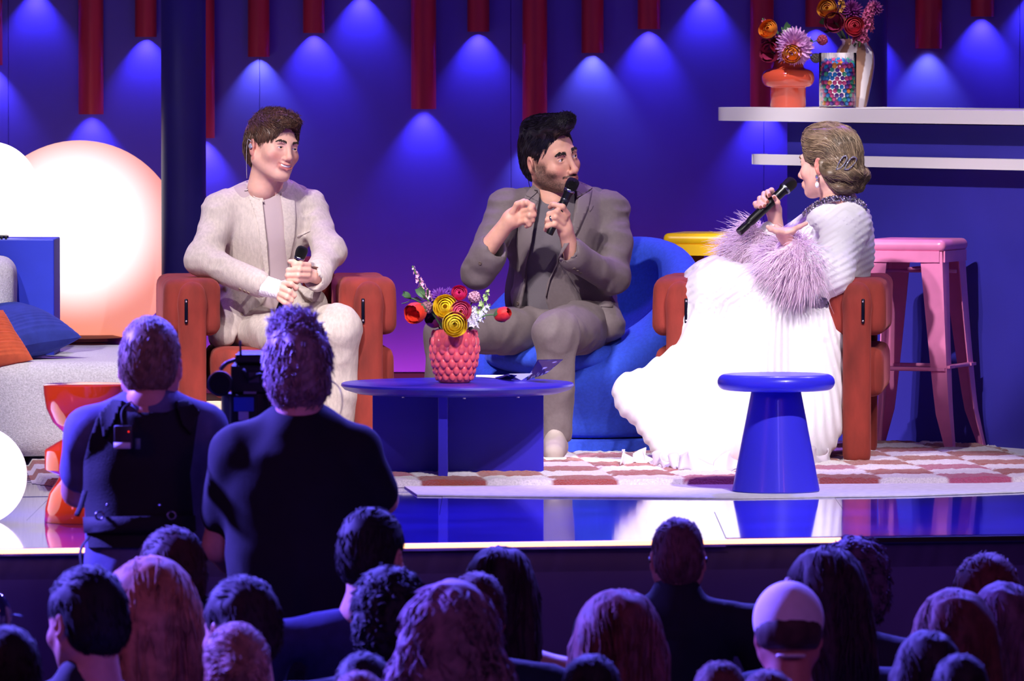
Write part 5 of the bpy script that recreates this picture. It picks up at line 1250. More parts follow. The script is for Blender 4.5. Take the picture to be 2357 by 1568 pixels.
def flower(kind, px, py, d, rpx, rgb, base, label, group, face=(0, -1, .5), rgb2=None, opening=1.0, bend=None, leaves=0, stem_r=.0028, n=None):
    """a cut flower: bloom at pixel, stem down into the vase mouth at base"""
    FSEED[0] += 1; rg = np.random.default_rng(FSEED[0]); c = P(px, py, d); base = np.asarray(base, float); r = px2m(rpx, d) * (1.14 if kind in ('ranunculus', 'tulip', 'mum') else 1.0)
    t = thing('flower', label, 'flower', tuple(base), 0, group); R = frame_to(face); mb = MB()
    mid = (c + base) / 2 + np.array([0, 0, .015]) if bend is None else P(*bend)
    if kind == 'ranunculus': ranunculus(mb, c, R, r, rg, 5, opening)
    elif kind == 'tulip': tulip(mb, c, R, r, rg, opening)
    elif kind == 'mum': chrysanth(mb, c, R, r, rg, n or 110)
    elif kind == 'spike': spike(mb, [mid * .35 + c * .65 if n is None else mid, c], r, rg, n or 26, r * .9)
    elif kind == 'pod': pod(mb, c, r, rg)
    mb.build('bloom', fmat(rgb, rgb2), t)
    MB().tube(spline([base, mid, c - (R[:, 2] * r * .3 if kind != 'spike' else 0)], 12), stem_r, 7).build('stem', M_stem, t)
    if kind == 'tulip':
        ml = MB()
        for k in range(3): shell_petal(ml, c, R, r * 1.07, r * 1.40, k * 2.1 + .5, .55, PI * .97, PI * .55, .05)
        ml.build('sepal', M_leaf, t)
    if leaves:
        ml = MB()
        for k in range(leaves): f = .3 + .5 * k / leaves; q = base + (c - base) * f; leaf(ml, q, q + np.array([rg.uniform(-.05, .05), -.02, rg.uniform(-.01, .05)]), .009)
        ml.build('leaf', M_leaf, t)
# --- raspberry vase on the coffee table
def raspberry_vase():
    M_r = mat('coral_pink_glaze', (242, 98, 110), rough=.16, spec=.5, coat=.4)
    c = P(1046, 870, 24.72); c[2] = TBZ + .001; t = thing('vase', 'coral pink raspberry-shaped vase with knobbly surface on the coffee table', 'vase', tuple(c)); s = 24.72 / F
    zz = lambda py: P(1046, py, 24.72)[2] - c[2] - (P(1046, 879, 24.72)[2] - c[2])
    prof = [(34, 879), (38, 876), (44, 860), (52, 830), (56, 800), (56, 782), (52, 766), (44, 758), (38, 756), (34, 758), (30, 766), (28, 790)]
    MB().lathe([(r * s, max(0, zz(y))) for r, y in prof], 48, caps=False).build('vase_body', M_r, t, world=False)
    mb = MB().lathe([(.001, .004), (.05, .004)], 24, caps=False)
    mb.build('vase_bottom', M_r, t, world=False)
    drop = MB().sphere((0, 0, 0), (.0125, .0095, .0175), 14, 10, fn=lambda V: V * np.stack([1 - .25 * np.clip(V[:, 2] / .0175, 0, 1), np.ones(len(V)), np.ones(len(V))], -1)).build('knob', M_r, t, world=False)
    rows = [(770, 51), (786, 55.5), (802, 56), (818, 54.5), (834, 51.5), (850, 47.5), (864, 43)]; first = True
    for i, (py, rr) in enumerate(rows):
        n = 15
        for j in range(n):
            a = 2 * PI * (j + .5 * (i % 2)) / n; o = drop if first else drop.copy()
            if not first: COL.objects.link(o); o.parent = t
            first = False; q = (rr - 2.5) * s; o.location = (q * math.cos(a), q * math.sin(a), zz(py)); o.rotation_euler = (0, 0, a + PI / 2); o.scale = (1, 1, 1) if i < 5 else (.9, .9, .9)
    return np.array([c[0], c[1], c[2] + zz(762)])
VB = raspberry_vase()
G1 = 'flowers in the raspberry vase'
B = lambda dx, dy=0: VB + np.array([dx, dy, -.03])
flower('tulip', 926, 683, 24.70, 13, (196, 60, 100), B(-.02), 'closed pink and green tulip bud furthest left in the raspberry vase', G1, (-1, -.2, .15), (210, 190, 150), bend=(970, 700, 24.72))
flower('tulip', 965, 668, 24.68, 17, (190, 44, 92), B(-.018), 'dark pink tulip with pale sepals, upper left in the raspberry vase', G1, (-.5, -.4, .8), bend=(1000, 712, 24.7))
flower('tulip', 957, 720, 24.64, 19, (222, 52, 30), B(-.015, -.02), 'red orange open tulip hanging left of the raspberry vase', G1, (-.5, -.7, -.2), opening=.25, bend=(990, 716, 24.66))
flower('spike', 949, 612, 24.74, 9, (226, 150, 190), B(-.02, .01), 'tall pink stock spike with green tip in the raspberry vase', G1, rgb2=(240, 200, 215), bend=(985, 690, 24.74), n=22)
flower('pod', 982, 708, 24.66, 15, (150, 104, 112), B(-.012, -.01), 'dry brown scabious pod left of the yellow blooms', G1, bend=(1005, 730, 24.68))
flower('mum', 1012, 682, 24.74, 24, (104, 44, 150), B(-.005, .02), 'purple chrysanthemum left of the pink ball bloom, raspberry vase', G1, (-.2, -.8, .6), n=80)
flower('mum', 1036, 678, 24.76, 20, (96, 40, 148), B(0, .02), 'purple chrysanthemum right behind the yellow bloom, raspberry vase', G1, (.1, -.8, .6), n=80)
flower('tulip', 998, 736, 24.70, 15, (120, 34, 96), B(-.01, .01), 'plum tulip low behind the dry pod in the raspberry vase', G1, (-.4, -.6, .3), opening=.2)
flower('ranunculus', 1026, 707, 24.63, 23, (252, 214, 16), B(-.004, -.02), 'large yellow ranunculus in the middle of the raspberry vase', G1, (-.2, -.95, .25), (252, 226, 60))
flower('ranunculus', 1046, 746, 24.60, 23, (252, 216, 20), B(0, -.025), 'low yellow ranunculus drooping over the rim of the raspberry vase', G1, (.1, -1, -.05), (252, 230, 70))
flower('ranunculus', 1057, 675, 24.68, 15, (226, 50, 120), B(.004, 0), 'small hot pink ranunculus at the top of the raspberry vase', G1, (.0, -.9, .4))
flower('ranunculus', 1060, 717, 24.61, 19, (222, 70, 116), B(.006, -.02), 'rosy pink ranunculus right of the yellow bloom in the raspberry vase', G1, (.15, -1, .1), (240, 110, 150))
flower('pod', 1092, 684, 24.74, 15, (196, 150, 172), B(.012, .01), 'pale mauve scabious head right of the hot pink bloom', G1)
flower('spike', 1126, 666, 24.72, 9, (150, 184, 110), B(.016, .01), 'green snapdragon tip spike at the right of the raspberry vase', G1, rgb2=(190, 216, 150), bend=(1098, 730, 24.70), n=16)
flower('spike', 1092, 706, 24.66, 10, (238, 236, 246), B(.012, -.01), 'white snapdragon spray right of the raspberry vase', G1, rgb2=(250, 250, 252), bend=(1086, 752, 24.66), n=26)
flower('spike', 1128, 700, 24.70, 9, (226, 226, 250), B(.016, 0), 'pale lilac white snapdragon spray further right in the raspberry vase', G1, bend=(1100, 740, 24.68), n=18)
flower('tulip', 1157, 724, 24.66, 14, (214, 40, 40), B(.02, -.01), 'red tulip on a long stem furthest right of the raspberry vase', G1, (.7, -.4, .3), opening=.1, bend=(1110, 730, 24.67))
# --- open folded booklet on the table
def booklet():
    M_p = mat('white_paper', (240, 238, 246), rough=.6)
    m = bpy.data.materials.new('printed_cover'); m.use_nodes = True; nt = m.node_tree; N = nt.nodes; b = N['Principled BSDF']; b.inputs['Roughness'].default_value = .2
    tc = N.new('ShaderNodeTexCoord'); v = N.new('ShaderNodeTexVoronoi'); v.inputs['Scale'].default_value = 28; r = N.new('ShaderNodeValToRGB')
    r.color_ramp.elements[0].position = .0; r.color_ramp.elements[0].color = (*lin((150, 150, 235)), 1); r.color_ramp.elements[1].position = .4; r.color_ramp.elements[1].color = (*lin((24, 18, 84)), 1)
    nt.links.new(tc.outputs['Object'], v.inputs['Vector']); nt.links.new(v.outputs['Distance'], r.inputs[0]); nt.links.new(r.outputs[0], b.inputs['Base Color'])
    z = TBZ + .002
    def sheet(name, pts, m, par, th=.0012):
        pts = np.array(pts); n = len(pts); nv = np.cross(pts[1] - pts[0], pts[2] - pts[0]); nv /= np.linalg.norm(nv); V = np.concatenate([pts, pts + nv * th])
        mesh(name, V, [tuple(range(n - 1, -1, -1)), tuple(range(n, 2 * n))] + [(i, (i + 1) % n, n + (i + 1) % n, n + i) for i in range(n)], m, par, smooth=False)
    o = thing('booklet', 'opened dark printed booklet with white pages on the coffee table', 'booklet', tuple(P(1190, 872, 24.72) * [1, 1, 0] + [0, 0, z])); ORIG[o.name] = np.array(o.location)
    a, b2, c2, d2 = PF(1100, 877, z), PF(1200, 877, z), PF(1226, 866, z + .012), PF(1150, 862, z + .012)
    sheet('page', [PF(1138, 870, z), PF(1200, 876, z), P(1226, 860, 24.80), P(1172, 861, 24.84)], M_p, o)
    sheet('page', [PF(1095, 868, z), PF(1152, 871, z), PF(1170, 864, z), PF(1096, 864, z)], M_p, o)
    sheet('cover', [PF(1212, 876, z), P(1258, 860, 24.66), P(1296, 828, 24.78), P(1238, 829, 24.86)], m, o)
    sheet('cover', [PF(1146, 872, z), PF(1176, 874, z), P(1190, 864, 24.78), P(1176, 862, 24.8)], m, o)
booklet()

# --- things on the bar
def on_bar(px, d): q = P(px, 246, d); return np.array([q[0], q[1], BARZ])
def coral_vase():
    d = 27.85; c = on_bar(1814, d); s = d / F; t = thing('vase', 'coral red glass vase with fat ring middle on the white bar top', 'vase', tuple(c)); H = 107 * s
    M_c = mat('coral_glass', (232, 92, 62), rough=.12, spec=.6, coat=.4, trans=.15)
    pr = [(39, 0), (41, 3), (41, 44), (42, 47)] + [(42 + 19 * math.cos(a) , 67 + 21 * math.sin(a)) for a in np.linspace(-1.2, 1.35, 12)] + [(38, 90), (35, 95), (34, 107), (32, 108), (30, 106), (30, 92), (38, 80), (36, 10), (1, 8)]
    MB().lathe([(r * s, z * s) for r, z in pr], 56, caps=False).build('vase_body', M_c, t, world=False)
    return c + np.array([0, 0, H])
CB = coral_vase(); G2 = 'flowers in the coral vase'; C = lambda dx, dy=0: CB + np.array([dx, dy, -.03])
flower('spike', 1755, 42, 27.84, 9, (214, 110, 140), C(-.02), 'pink stock sprig standing highest in the coral vase', G2, bend=(1775, 90, 27.85), n=14)
flower('ranunculus', 1769, 67, 27.80, 18, (238, 130, 28), C(-.018), 'orange ranunculus upper left in the coral vase', G2, (-.5, -.8, .4), (248, 160, 50))
flower('tulip', 1800, 58, 27.88, 17, (150, 44, 84), C(-.005, .01), 'dark pink and green bud behind the white bloom in the coral vase', G2, (.1, -.6, .8), (120, 150, 90))
flower('mum', 1822, 80, 27.84, 22, (240, 226, 226), C(.003, .01), 'small white chrysanthemum behind the big lilac one', G2, (-.1, -.7, .7), n=70)
flower('mum', 1830, 104, 27.76, 40, (226, 160, 220), C(.004, -.01), 'big lilac pink chrysanthemum in the coral vase', G2, (.1, -.95, .3), (240, 190, 236), n=150)
flower('ranunculus', 1823, 124, 27.74, 18, (242, 132, 26), C(0, -.02), 'orange ranunculus low at the rim of the coral vase', G2, (-.05, -1, .05), (250, 165, 50))
flower('tulip', 1773, 120, 27.80, 18, (150, 34, 76), C(-.016, -.01), 'deep magenta bloom hanging left in the coral vase', G2, (-.5, -.8, .1), opening=.3)
flower('spike', 1757, 92, 27.82, 12, (140, 40, 90), C(-.02, 0), 'plum sprig at the left side of the coral vase', G2, bend=(1775, 115, 27.83), n=16, leaves=2)
flower('tulip', 1790, 104, 27.80, 14, (190, 40, 66), C(-.01, -.005), 'crimson bloom between the orange and lilac ones in the coral vase', G2, (-.2, -.9, .3), opening=.2)
flower('tulip', 1864, 95, 27.80, 11, (216, 60, 70), C(.015, 0), 'small coral red bud right of the lilac chrysanthemum', G2, (.6, -.6, .4))
flower('pod', 1893, 92, 27.80, 13, (176, 66, 96), C(.02, 0), 'dusky pink scabious head furthest right above the candy jar', G2, bend=(1868, 100, 27.82), n=10)
flower('pod', 1878, 134, 27.78, 12, (84, 74, 70), C(.02, -.01), 'dark dry pod drooping right of the coral vase', G2, bend=(1852, 128, 27.78))
# --- candy jar
def candy_jar():
    d = 27.55; c = on_bar(1928, d); s = d / F; R = 42.5 * s; H = 127 * s
    t = thing('candy_jar', 'ribbed clear glass jar filled with colourful gumballs on the bar top', 'jar', tuple(c))
    mg = mat('jar_glass', (255, 255, 255), rough=.02, trans=1.0, ior=1.12, spec=.5)
    def rib(V):
        a = np.arctan2(V[:, 1], V[:, 0]); k = 1 + .012 * np.cos(a * 64) * (V[:, 2] > .02); V = V.copy(); V[:, 0] *= k; V[:, 1] *= k; return V
    MB().lathe([(R - .002, 0), (R, .002), (R, H), (R - .003, H), (R - .003, .006), (.001, .006)], 256, caps=False, fn=rib).build('jar_body', mg, t, world=False)
    MB().lathe([(.001, 0), (R - .002, 0)], 48, caps=False).build('jar_bottom', mg, t, world=False)
    cols = {'pink': (206, 70, 132), 'blue': (34, 124, 196), 'orange': (240, 150, 50), 'green': (60, 168, 130), 'violet': (92, 50, 150)}
    rb = px2m(5.3, d); rg = random.Random(4); proto = {}
    mb = MB().sphere((0, 0, 0), rb, 12, 8); V = np.concatenate(mb.V)
    nr = 9; top = px2m(92, d); k = 0; rr = R - .004 - rb
    for row in range(nr + 1):
        z = .007 + rb + row * rb * 1.80; n = int(2 * PI * rr / (2.06 * rb))
        for j in range(n):
            a = 2 * PI * (j + .5 * (row % 2) + rg.uniform(-.1, .1)) / n
            if math.sin(a) > .78: continue
            nm = rg.choices(list(cols), weights=[9, 7, 3, 5, 4])[0]; q = c + np.array([rr * math.cos(a), rr * math.sin(a), z + rg.uniform(-.0012, .0012) + (rg.uniform(-.004, .002) if row == nr else 0)])
            if nm not in proto: proto[nm] = mesh('gumball', V, mb.Fc, mat('candy_' + nm, cols[nm], rough=.18, coat=.4)); o = proto[nm]
            else: o = proto[nm].copy(); COL.objects.link(o)
            o.location = q - np.array([0, 0, rb]); props(o, 'shiny %s gumball in the ribbed glass jar on the bar' % nm, 'candy', '%s gumballs in the jar' % nm)
    for ring, m in ((rr - 2.1 * rb, nr), (rr - 4.2 * rb, nr), (rr - 6.2 * rb, nr)):
        n = max(1, int(2 * PI * ring / (2.1 * rb)))
        for j in range(n):
            a = 2 * PI * j / n; nm = rg.choice(list(cols)); o = proto[nm].copy(); COL.objects.link(o); o.location = c + np.array([ring * math.cos(a), ring * math.sin(a), .007 + m * rb * 1.8])
            props(o, 'shiny %s gumball in the ribbed glass jar on the bar' % nm, 'candy', '%s gumballs in the jar' % nm)
candy_jar()
# --- striped vase
def striped_vase():
    d = 27.95; c = on_bar(1968, d); s = d / F
    t = thing('vase', 'tall bulbous vase with curved beige and white stripes on the bar top', 'vase', tuple(c))
    pr = [(25, 0), (27, 3), (34, 35), (42, 75), (45, 100), (43, 125), (35, 140), (31, 145), (31, 152), (36, 156), (34, 157), (29, 153), (28, 144), (36, 130), (30, 30), (1, 8)]
    n = 128; mb = MB().lathe([(r * s, z * s) for r, z in spline(pr, 60)], n, caps=False); V = np.concatenate(mb.V)
    a = np.arctan2(V[:, 1], V[:, 0]); z = V[:, 2] / s; f = np.sin(a * 6 - (z / 152) ** 2 * 2.6 + 1.5)
    w = np.array(lin((238, 228, 226))); be = np.array(lin((168, 128, 104))); cc = np.where((f > .05)[:, None], w, be)
    mesh('vase_body', V, mb.Fc, mat('glazed_stripes', (255, 255, 255), rough=.18, vcol=True, coat=.2), t, world=False, cols=cc)
    return c + np.array([0, 0, 152 * s])
SB = striped_vase(); G3 = 'flowers in the striped vase'; S = lambda dx, dy=0: SB + np.array([dx, dy, -.04])
flower('ranunculus', 1905, 20, 27.88, 19, (196, 110, 50), S(-.018), 'orange brown ranunculus with dark eye high in the striped vase', G3, (-.3, -.9, .3), (232, 170, 40))
flower('spike', 1890, 8, 27.92, 9, (206, 196, 160), S(-.02), 'cream stock spray at the upper left of the striped vase', G3, bend=(1925, 60, 27.93), n=20)
flower('tulip', 1922, 52, 27.86, 18, (140, 30, 74), S(-.014, -.01), 'dark magenta tulip left in the striped vase', G3, (-.3, -.9, .1), opening=.3)
flower('tulip', 1901, 55, 27.90, 16, (120, 32, 72), S(-.018, 0), 'wine red bud furthest left in the striped vase', G3, (-.5, -.7, .1))
flower('ranunculus', 1966, 60, 27.84, 19, (196, 54, 70), S(.002, -.015), 'red ranunculus low in the middle of the striped vase', G3, (.1, -1, .2))
flower('mum', 1960, 22, 27.90, 24, (120, 36, 116), S(0, .01), 'purple chrysanthemum in the middle of the striped vase', G3, (0, -.9, .4), n=90)
flower('spike', 2006, 6, 27.88, 14, (190, 84, 130), S(.016, -.005), 'tall pink stock spike right in the striped vase', G3, bend=(1990, 70, 27.9), n=40)
flower('spike', 1985, 68, 27.84, 13, (160, 60, 104), S(.012, -.015), 'short dusky pink stock spike over the rim of the striped vase', G3, bend=(1980, 95, 27.86), n=26, leaves=2)
flower('mum', 2016, 16, 27.94, 18, (130, 44, 120), S(.02, .01), 'small purple chrysanthemum at the far right of the striped vase', G3, (.4, -.8, .4), n=70)
flower('spike', 1935, -5, 27.90, 11, (198, 140, 60), S(-.006, 0), 'amber bloom sprig cut off by the top edge above the striped vase', G3, n=16, bend=(1942, 50, 27.92))
# ================================================================== camera crew and audience (seen from behind)
PITZ = -1.10
def crowd_skin(tone): return tone
def lower_body(root, c, zs, standing, m, lo=.02):
    """trousers and shoes down to the pit floor: c centre xy, zs hip height"""
    x, y = c; sd = Sdf().ell((x, y, zs), (.17, .13, .11), k=.05)
    for s in (-1, 1):
        if standing: sd.chain([(x + s * .09, y, zs - .02), (x + s * .10, y + .02, (zs + PITZ) / 2), (x + s * .10, y, PITZ + .08)], [.095, .075, .06], k=.04)
        else: sd.chain([(x + s * .09, y, zs), (x + s * .11, y + .42, zs + .02), (x + s * .11, y + .44, PITZ + .08)], [.09, .075, .055], k=.04)
    sdfmesh('trousers', sd, lo, m, root)
    for s in (-1, 1):
        yy = y if standing else y + .44; h = np.array([x + s * .105, yy - .06, PITZ + .002]); sd = Sdf().cap(h + (0, .05, .045), h + (0, .20, .035), .042, .036).half((0, 0, PITZ + .004), (0, 0, -1), .003); sdfmesh('shoe', sd, .014, M_black, root)
M_dark_tr = mat('dark_trousers', (24, 24, 34), rough=.85)
def crowd(label, px, top, w, d, hair, hrgb, shirt=(20, 22, 40), yaw=180, skin=(190, 140, 122), tilt=0, profile=False, sh_w=.20, sh_drop=.158, n=900, lean=0.0, body_px=None, hair_var=.3, collar=None, bare=False, seed=None, nod=8):
    sc = px2m(w, d) / .172; crown = .130 if hair in ('short', 'cap', 'thin') else .140
    O = P(px, top, d) - np.array([0, 0, crown * sc]); R = Rz(math.radians(yaw)) @ Rx(math.radians(nod)) @ Ry(math.radians(tilt)); seed = seed or int(px)
    bx = O[0] if body_px is None else P(body_px, top, d)[0]; by = O[1] - .03 + lean; zs = O[2] - sh_drop * sc
    root = thing('person', label, 'person', (bx, by, PITZ), 0, 'seated audience seen from behind')
    hd = base_head(Sdf(), detail=profile, jaw=1.04)
    V, Q = hd.grid(.0052 if profile else .0095); V = relax(V, Q, 1); c = head_cols(skin, (170, 90, 88))(V); parts = [(xform(V, R, O, sc), Q, c)]
    nb = np.array([bx, by, zs]); nk = Sdf().cap(xform([(0, .03, -.11)], R, O, sc)[0], nb + (0, 0, .02), .055 * sc, .066 * sc, k=.03)
    if bare:
        for s in (-1, 1): nk.cap(nb + (s * .03, 0, -.01), nb + (s * sh_w * .82, 0, -.055), .055, .056, k=.04).cap(nb + (s * sh_w * .85, 0, -.06), nb + (s * sh_w * .98, .02, -.30), .052, .042, k=.03)
    V, Q = nk.grid(.012); parts.append((V, Q, np.tile(np.array(lin(skin)), (len(V), 1)))); join_meshes('body', parts, M_skin, root)
    # clothing
    zh = PITZ + .47; ms = mat('cloth_%d_%d_%d' % tuple(shirt), tuple(shirt), rough=.85, var=.15, vscale=30, bump=.2, bscale=200)
    k = min(1.12, max(.92, sc)); sd = Sdf()
    sd.ell((bx, by + .01, zs - .22), (.165 * k, .115, .20), k=.06).ell((bx, by, zh + .10), (.16 * k, .12, .18), k=.08).cap((bx, by, zs - .20), (bx, by, zh + .05), .13, .14, k=.06)
    for s in (-1, 1):
        if not bare: sd.cap((bx + s * .05, by, zs - .02), (bx + s * sh_w, by + .01, zs - .055), .058, .062, k=.05).chain([(bx + s * sh_w, by + .01, zs - .06), (bx + s * (sh_w + .04), by + .05, zs - .33), (bx + s * (sh_w - .02), by + .26, zs - .38)], [.064, .052, .044], k=.03)
        else: sd.cap((bx + s * .09, by + .02, zs - .02), (bx + s * .10, by + .02, zs - .12), .018, .03, k=.03)
    if collar: sd.cap((bx, by, zs), (bx, by + .005, zs + .035), .075, .072, k=.02)
    sh = sdfmesh('shirt', sd, .022, ms, root, disp=folds(.006, 9, seed))
    if collar and shirt[0] == 14: MB().tube([(bx + .074 * math.cos(a), by + .074 * math.sin(a), zs + .018) for a in np.linspace(0, 2 * PI, 25)], .004, 6).build('collar_stripe', mat('grey_stripe', (120, 116, 120), rough=.8), sh)
    # hair
    mh = mat('hair_%d_%d_%d' % tuple(hrgb), tuple(hrgb), rough=.66, var=hair_var, vscale=30, spec=.3); hs = Sdf(); disp = folds(.003, 50, seed)
    if hair in ('short', 'thin'):
        e = 0 if hair == 'short' else -.006
        hs.ell((0, .018, .036), (.082 + e, .104 + e, .092 + e)).ell((0, .048, -.012), (.078 + e, .072 + e, .078), k=.02)
        hs.ell((0, -.108, -.02), (.066, .075, .095), k=.01, sub=True).ell((0, -.045, -.115), (.13, .10, .085), k=.012, sub=True)
        for s in (-1, 1): hs.ell((s * .088, .008, -.02), (.03, .024, .036), k=.008, sub=True)
        dirf = lambda X: np.stack([.0 * X[:, 0], np.where(X[:, 2] > .07, -.6, .25), np.where(X[:, 2] > .07, .1, -.9)], -1); ln, rd, lf, mk = .03, .0018, .005, (lambda V: (V[:, 2] > .03) | (V[:, 1] > 0)); wv = 0
    elif hair == 'long':
        hs.ell((0, .018, .040), (.090, .110, .098)).ell((0, .055, -.075), (.104, .066, .135), k=.05).ell((0, .062, -.20), (.108, .048, .12), k=.05)
        for s in (-1, 1): hs.cap((s * .078, .01, .0), (s * .094, .02, -.22), .026, .020, k=.03)
        hs.ell((0, -.110, -.03), (.068, .078, .11), k=.01, sub=True)
        dirf = lambda X: np.stack([X[:, 0] * 1.5, np.where(X[:, 2] > .05, .5, .0) + X[:, 1] * 2, np.where(X[:, 2] > .12, -.3, -1.0)], -1); ln, rd, lf, mk = .13, .0026, .004, (lambda V: (V[:, 1] > -.04)); wv = .10; disp = folds(.007, 22, seed, (1, 1, .12))
    elif hair == 'curly':
        hs.ell((0, .016, .042), (.096, .116, .104)).ell((0, .05, -.03), (.096, .080, .085), k=.03).ell((0, -.110, -.03), (.066, .078, .10), k=.01, sub=True).ell((0, -.05, -.125), (.13, .10, .08), k=.012, sub=True)
        dirf = lambda X: np.stack([.3 * np.sin(X[:, 2] * 300), .3 * np.cos(X[:, 2] * 260), -.5 + 0 * X[:, 0]], -1); ln, rd, lf, mk = .045, .0034, .012, (lambda V: (V[:, 1] > -.06)); wv = 1.6; disp = folds(.009, 55, seed)
    elif hair == 'wavy':
        hs.ell((0, .016, .042), (.098, .112, .100)).ell((0, .05, -.06), (.110, .078, .13), k=.04).ell((0, -.110, -.03), (.066, .078, .10), k=.01, sub=True)
        for s in (-1, 1): hs.ell((s * .10, .02, -.10), (.036, .05, .08), k=.03)
        dirf = lambda X: np.stack([X[:, 0] * 2, .1 + 0 * X[:, 0], -1 + 0 * X[:, 0]], -1); ln, rd, lf, mk = .09, .0032, .010, (lambda V: (V[:, 1] > -.06)); wv = .9; disp = folds(.010, 30, seed, (1, 1, .5))
    elif hair == 'bun':
        hs.ell((0, .018, .036), (.083, .106, .092)).ell((0, .050, -.02), (.078, .070, .075), k=.02).ell((0, .105, .005), (.05, .045, .045), k=.012).ell((0, -.108, -.02), (.066, .075, .10), k=.01, sub=True).ell((0, -.045, -.115), (.13, .10, .085), k=.012, sub=True)
        dirf = lambda X: np.stack([-X[:, 0] * 6, .8 + 0 * X[:, 0], np.where(X[:, 2] > .03, -.2, .3)], -1); ln, rd, lf, mk = .07, .0024, .005, (lambda V: (V[:, 1] > -.05)); wv = .3; disp = folds(.005, 30, seed)
    if hair != 'cap':
        V, Q = hs.grid(.0105, disp); ho = mesh('hair', xform(V, R, O, sc), Q, mh, root)
        Pt, r_ = locks(hs, int(n * .55), mk, dirf, ln, seed, steps=4, rad=rd * 1.15, lift=lf, h=.016, jit=.18, wave=wv)
        V, Q = strands(Pt, r_); mesh('hair_locks', xform(V, R, O, sc), Q, mh, ho)
    else:
        mc = mat('pale_cap', (206, 190, 196), rough=.8, var=.06, vscale=20, bump=.1, bscale=200)
        cs = Sdf().ell((0, .016, .030), (.088, .108, .096)).half((0, 0, -.040), (0, -.25, -1), .008).ell((0, .118, -.036), (.036, .05, .024), k=.006, sub=True)
        V, Q = cs.grid(.005); cap = mesh('cap', xform(V, R, O, sc), Q, mc, root)
        bt = MB().tube([(s * .036 * (1 - .1 * abs(s)), .100 - .012 * s * s, -.064) for s in np.linspace(-1, 1, 9)], .009, 8, flat=.5); mesh('cap_strap', xform(np.concatenate(bt.V), R, O, sc), bt.Fc, mc, cap)
        bm_ = MB().sphere((0, -.12, -.012), (.072, .07, .006), 24, 10); mesh('cap_brim', xform(np.concatenate(bm_.V), R, O, sc), bm_.Fc, mc, cap)
        bt = MB().sphere((0, .016, .127), .008, 12, 8); mesh('cap_button', xform(np.concatenate(bt.V), R, O, sc), bt.Fc, mc, cap)
        hs = Sdf().ell((0, .03, .0), (.083, .098, .075)).half((0, 0, -.045), (0, 0, -1), .01).ell((0, -.10, -.02), (.07, .08, .1), k=.01, sub=True); V, Q = hs.grid(.008, folds(.002, 60)); mesh('hair', xform(V, R, O, sc), Q, mh, root)
    return root, R, O, sc
BLK = (16, 17, 26)
crowd('seated person with dark auburn hair below the pack on the back of the left cameraman', 392, 1214, 152, 19.9, 'short', (52, 26, 24), BLK, 205, profile=True)
crowd('seated person with long blonde hair at the lower left', 345, 1282, 205, 19.4, 'long', (150, 96, 70), (30, 26, 40), 186, n=1500)
crowd('man with upswept black hair and a striped dark collar at the lower left', 196, 1302, 172, 18.9, 'short', (18, 12, 16), (14, 14, 24), 216, profile=True, collar=True, sh_drop=.165)
crowd('man with thick dark brown hair turned left, behind the bun in the lower left', 552, 1326, 166, 19.0, 'short', (34, 18, 20), (40, 30, 70), 214, profile=True)
crowd('person with a grey blond hair bun at the bottom left', 543, 1426, 152, 18.3, 'bun', (158, 118, 110), (110, 96, 150), 188, n=1300)
crowd('dark-haired person cut off at the bottom left corner', 14, 1442, 150, 18.2, 'short', (24, 14, 18), (50, 22, 30), 200)
crowd('broad man with cropped dark hair beside the right cameraman', 858, 1167, 150, 19.9, 'short', (24, 16, 22), (30, 34, 84), 158, profile=True, sh_w=.25, body_px=836, sh_drop=.175)
crowd('person with curly black hair in front of the broad cropped-haired man', 898, 1312, 152, 19.2, 'curly', (22, 14, 20), (22, 20, 48), 184, sh_w=.23, body_px=866, sh_drop=.165)
crowd('person with a halo of wavy grey hair at the bottom centre', 1036, 1347, 190, 18.3, 'wavy', (120, 88, 104), (30, 20, 40), 180, n=1300)
crowd('woman with long dark brown hair and bare shoulders in the centre', 1152, 1257, 148, 20.3, 'long', (44, 20, 26), (20, 16, 30), 176, bare=True, n=1300)
crowd('dark-haired person half hidden left of the long-haired bare-shouldered woman', 1096, 1317, 134, 19.6, 'short', (60, 28, 30), BLK, 190)
crowd('person with long reddish brown hair left of the man in the black jacket', 1424, 1357, 184, 19.2, 'long', (92, 44, 40), (36, 26, 60), 182, n=1500)
r_, R_, O_, s_ = crowd('man with cropped fair hair, glasses and black jacket in the audience', 1560, 1187, 132, 20.6, 'thin', (96, 60, 66), (12, 13, 24), 182, skin=(186, 130, 122), collar=True, sh_w=.22, sh_drop=.15)
for s in (-1, 1):
    q = [xform([v], R_, O_, s_)[0] for v in ((s * .084, .03, -.012), (s * .086, .0, .004), (s * .080, -.08, .006))]; MB().tube(q, .0022, 6).build('glasses_temple', M_black, r_)
crowd('person in a pale baseball cap and light shirt at the lower right', 1814, 1335, 160, 18.9, 'cap', (60, 36, 36), (150, 130, 170), 182, skin=(176, 108, 100))
crowd('woman with long dark brown hair behind the pale baseball cap', 1898, 1258, 170, 20.0, 'long', (48, 22, 30), (26, 24, 60), 190, n=1500)
crowd('person with wavy grey brown hair right behind the long dark-haired woman', 1968, 1243, 140, 20.8, 'curly', (84, 56, 84), (26, 22, 44), 176)
crowd('person with auburn hair and a hair tie at the right edge, back row', 2272, 1272, 160, 20.6, 'short', (88, 36, 36), BLK, 178)
crowd('woman with long chestnut hair at the lower right, nearer than her neighbours', 2196, 1357, 172, 19.4, 'long', (84, 40, 38), (26, 20, 36), 184, n=1400)
crowd('person with grey brown hair cut off by the right edge', 2312, 1341, 150, 19.9, 'long', (92, 60, 76), (22, 20, 36), 180, n=1200)
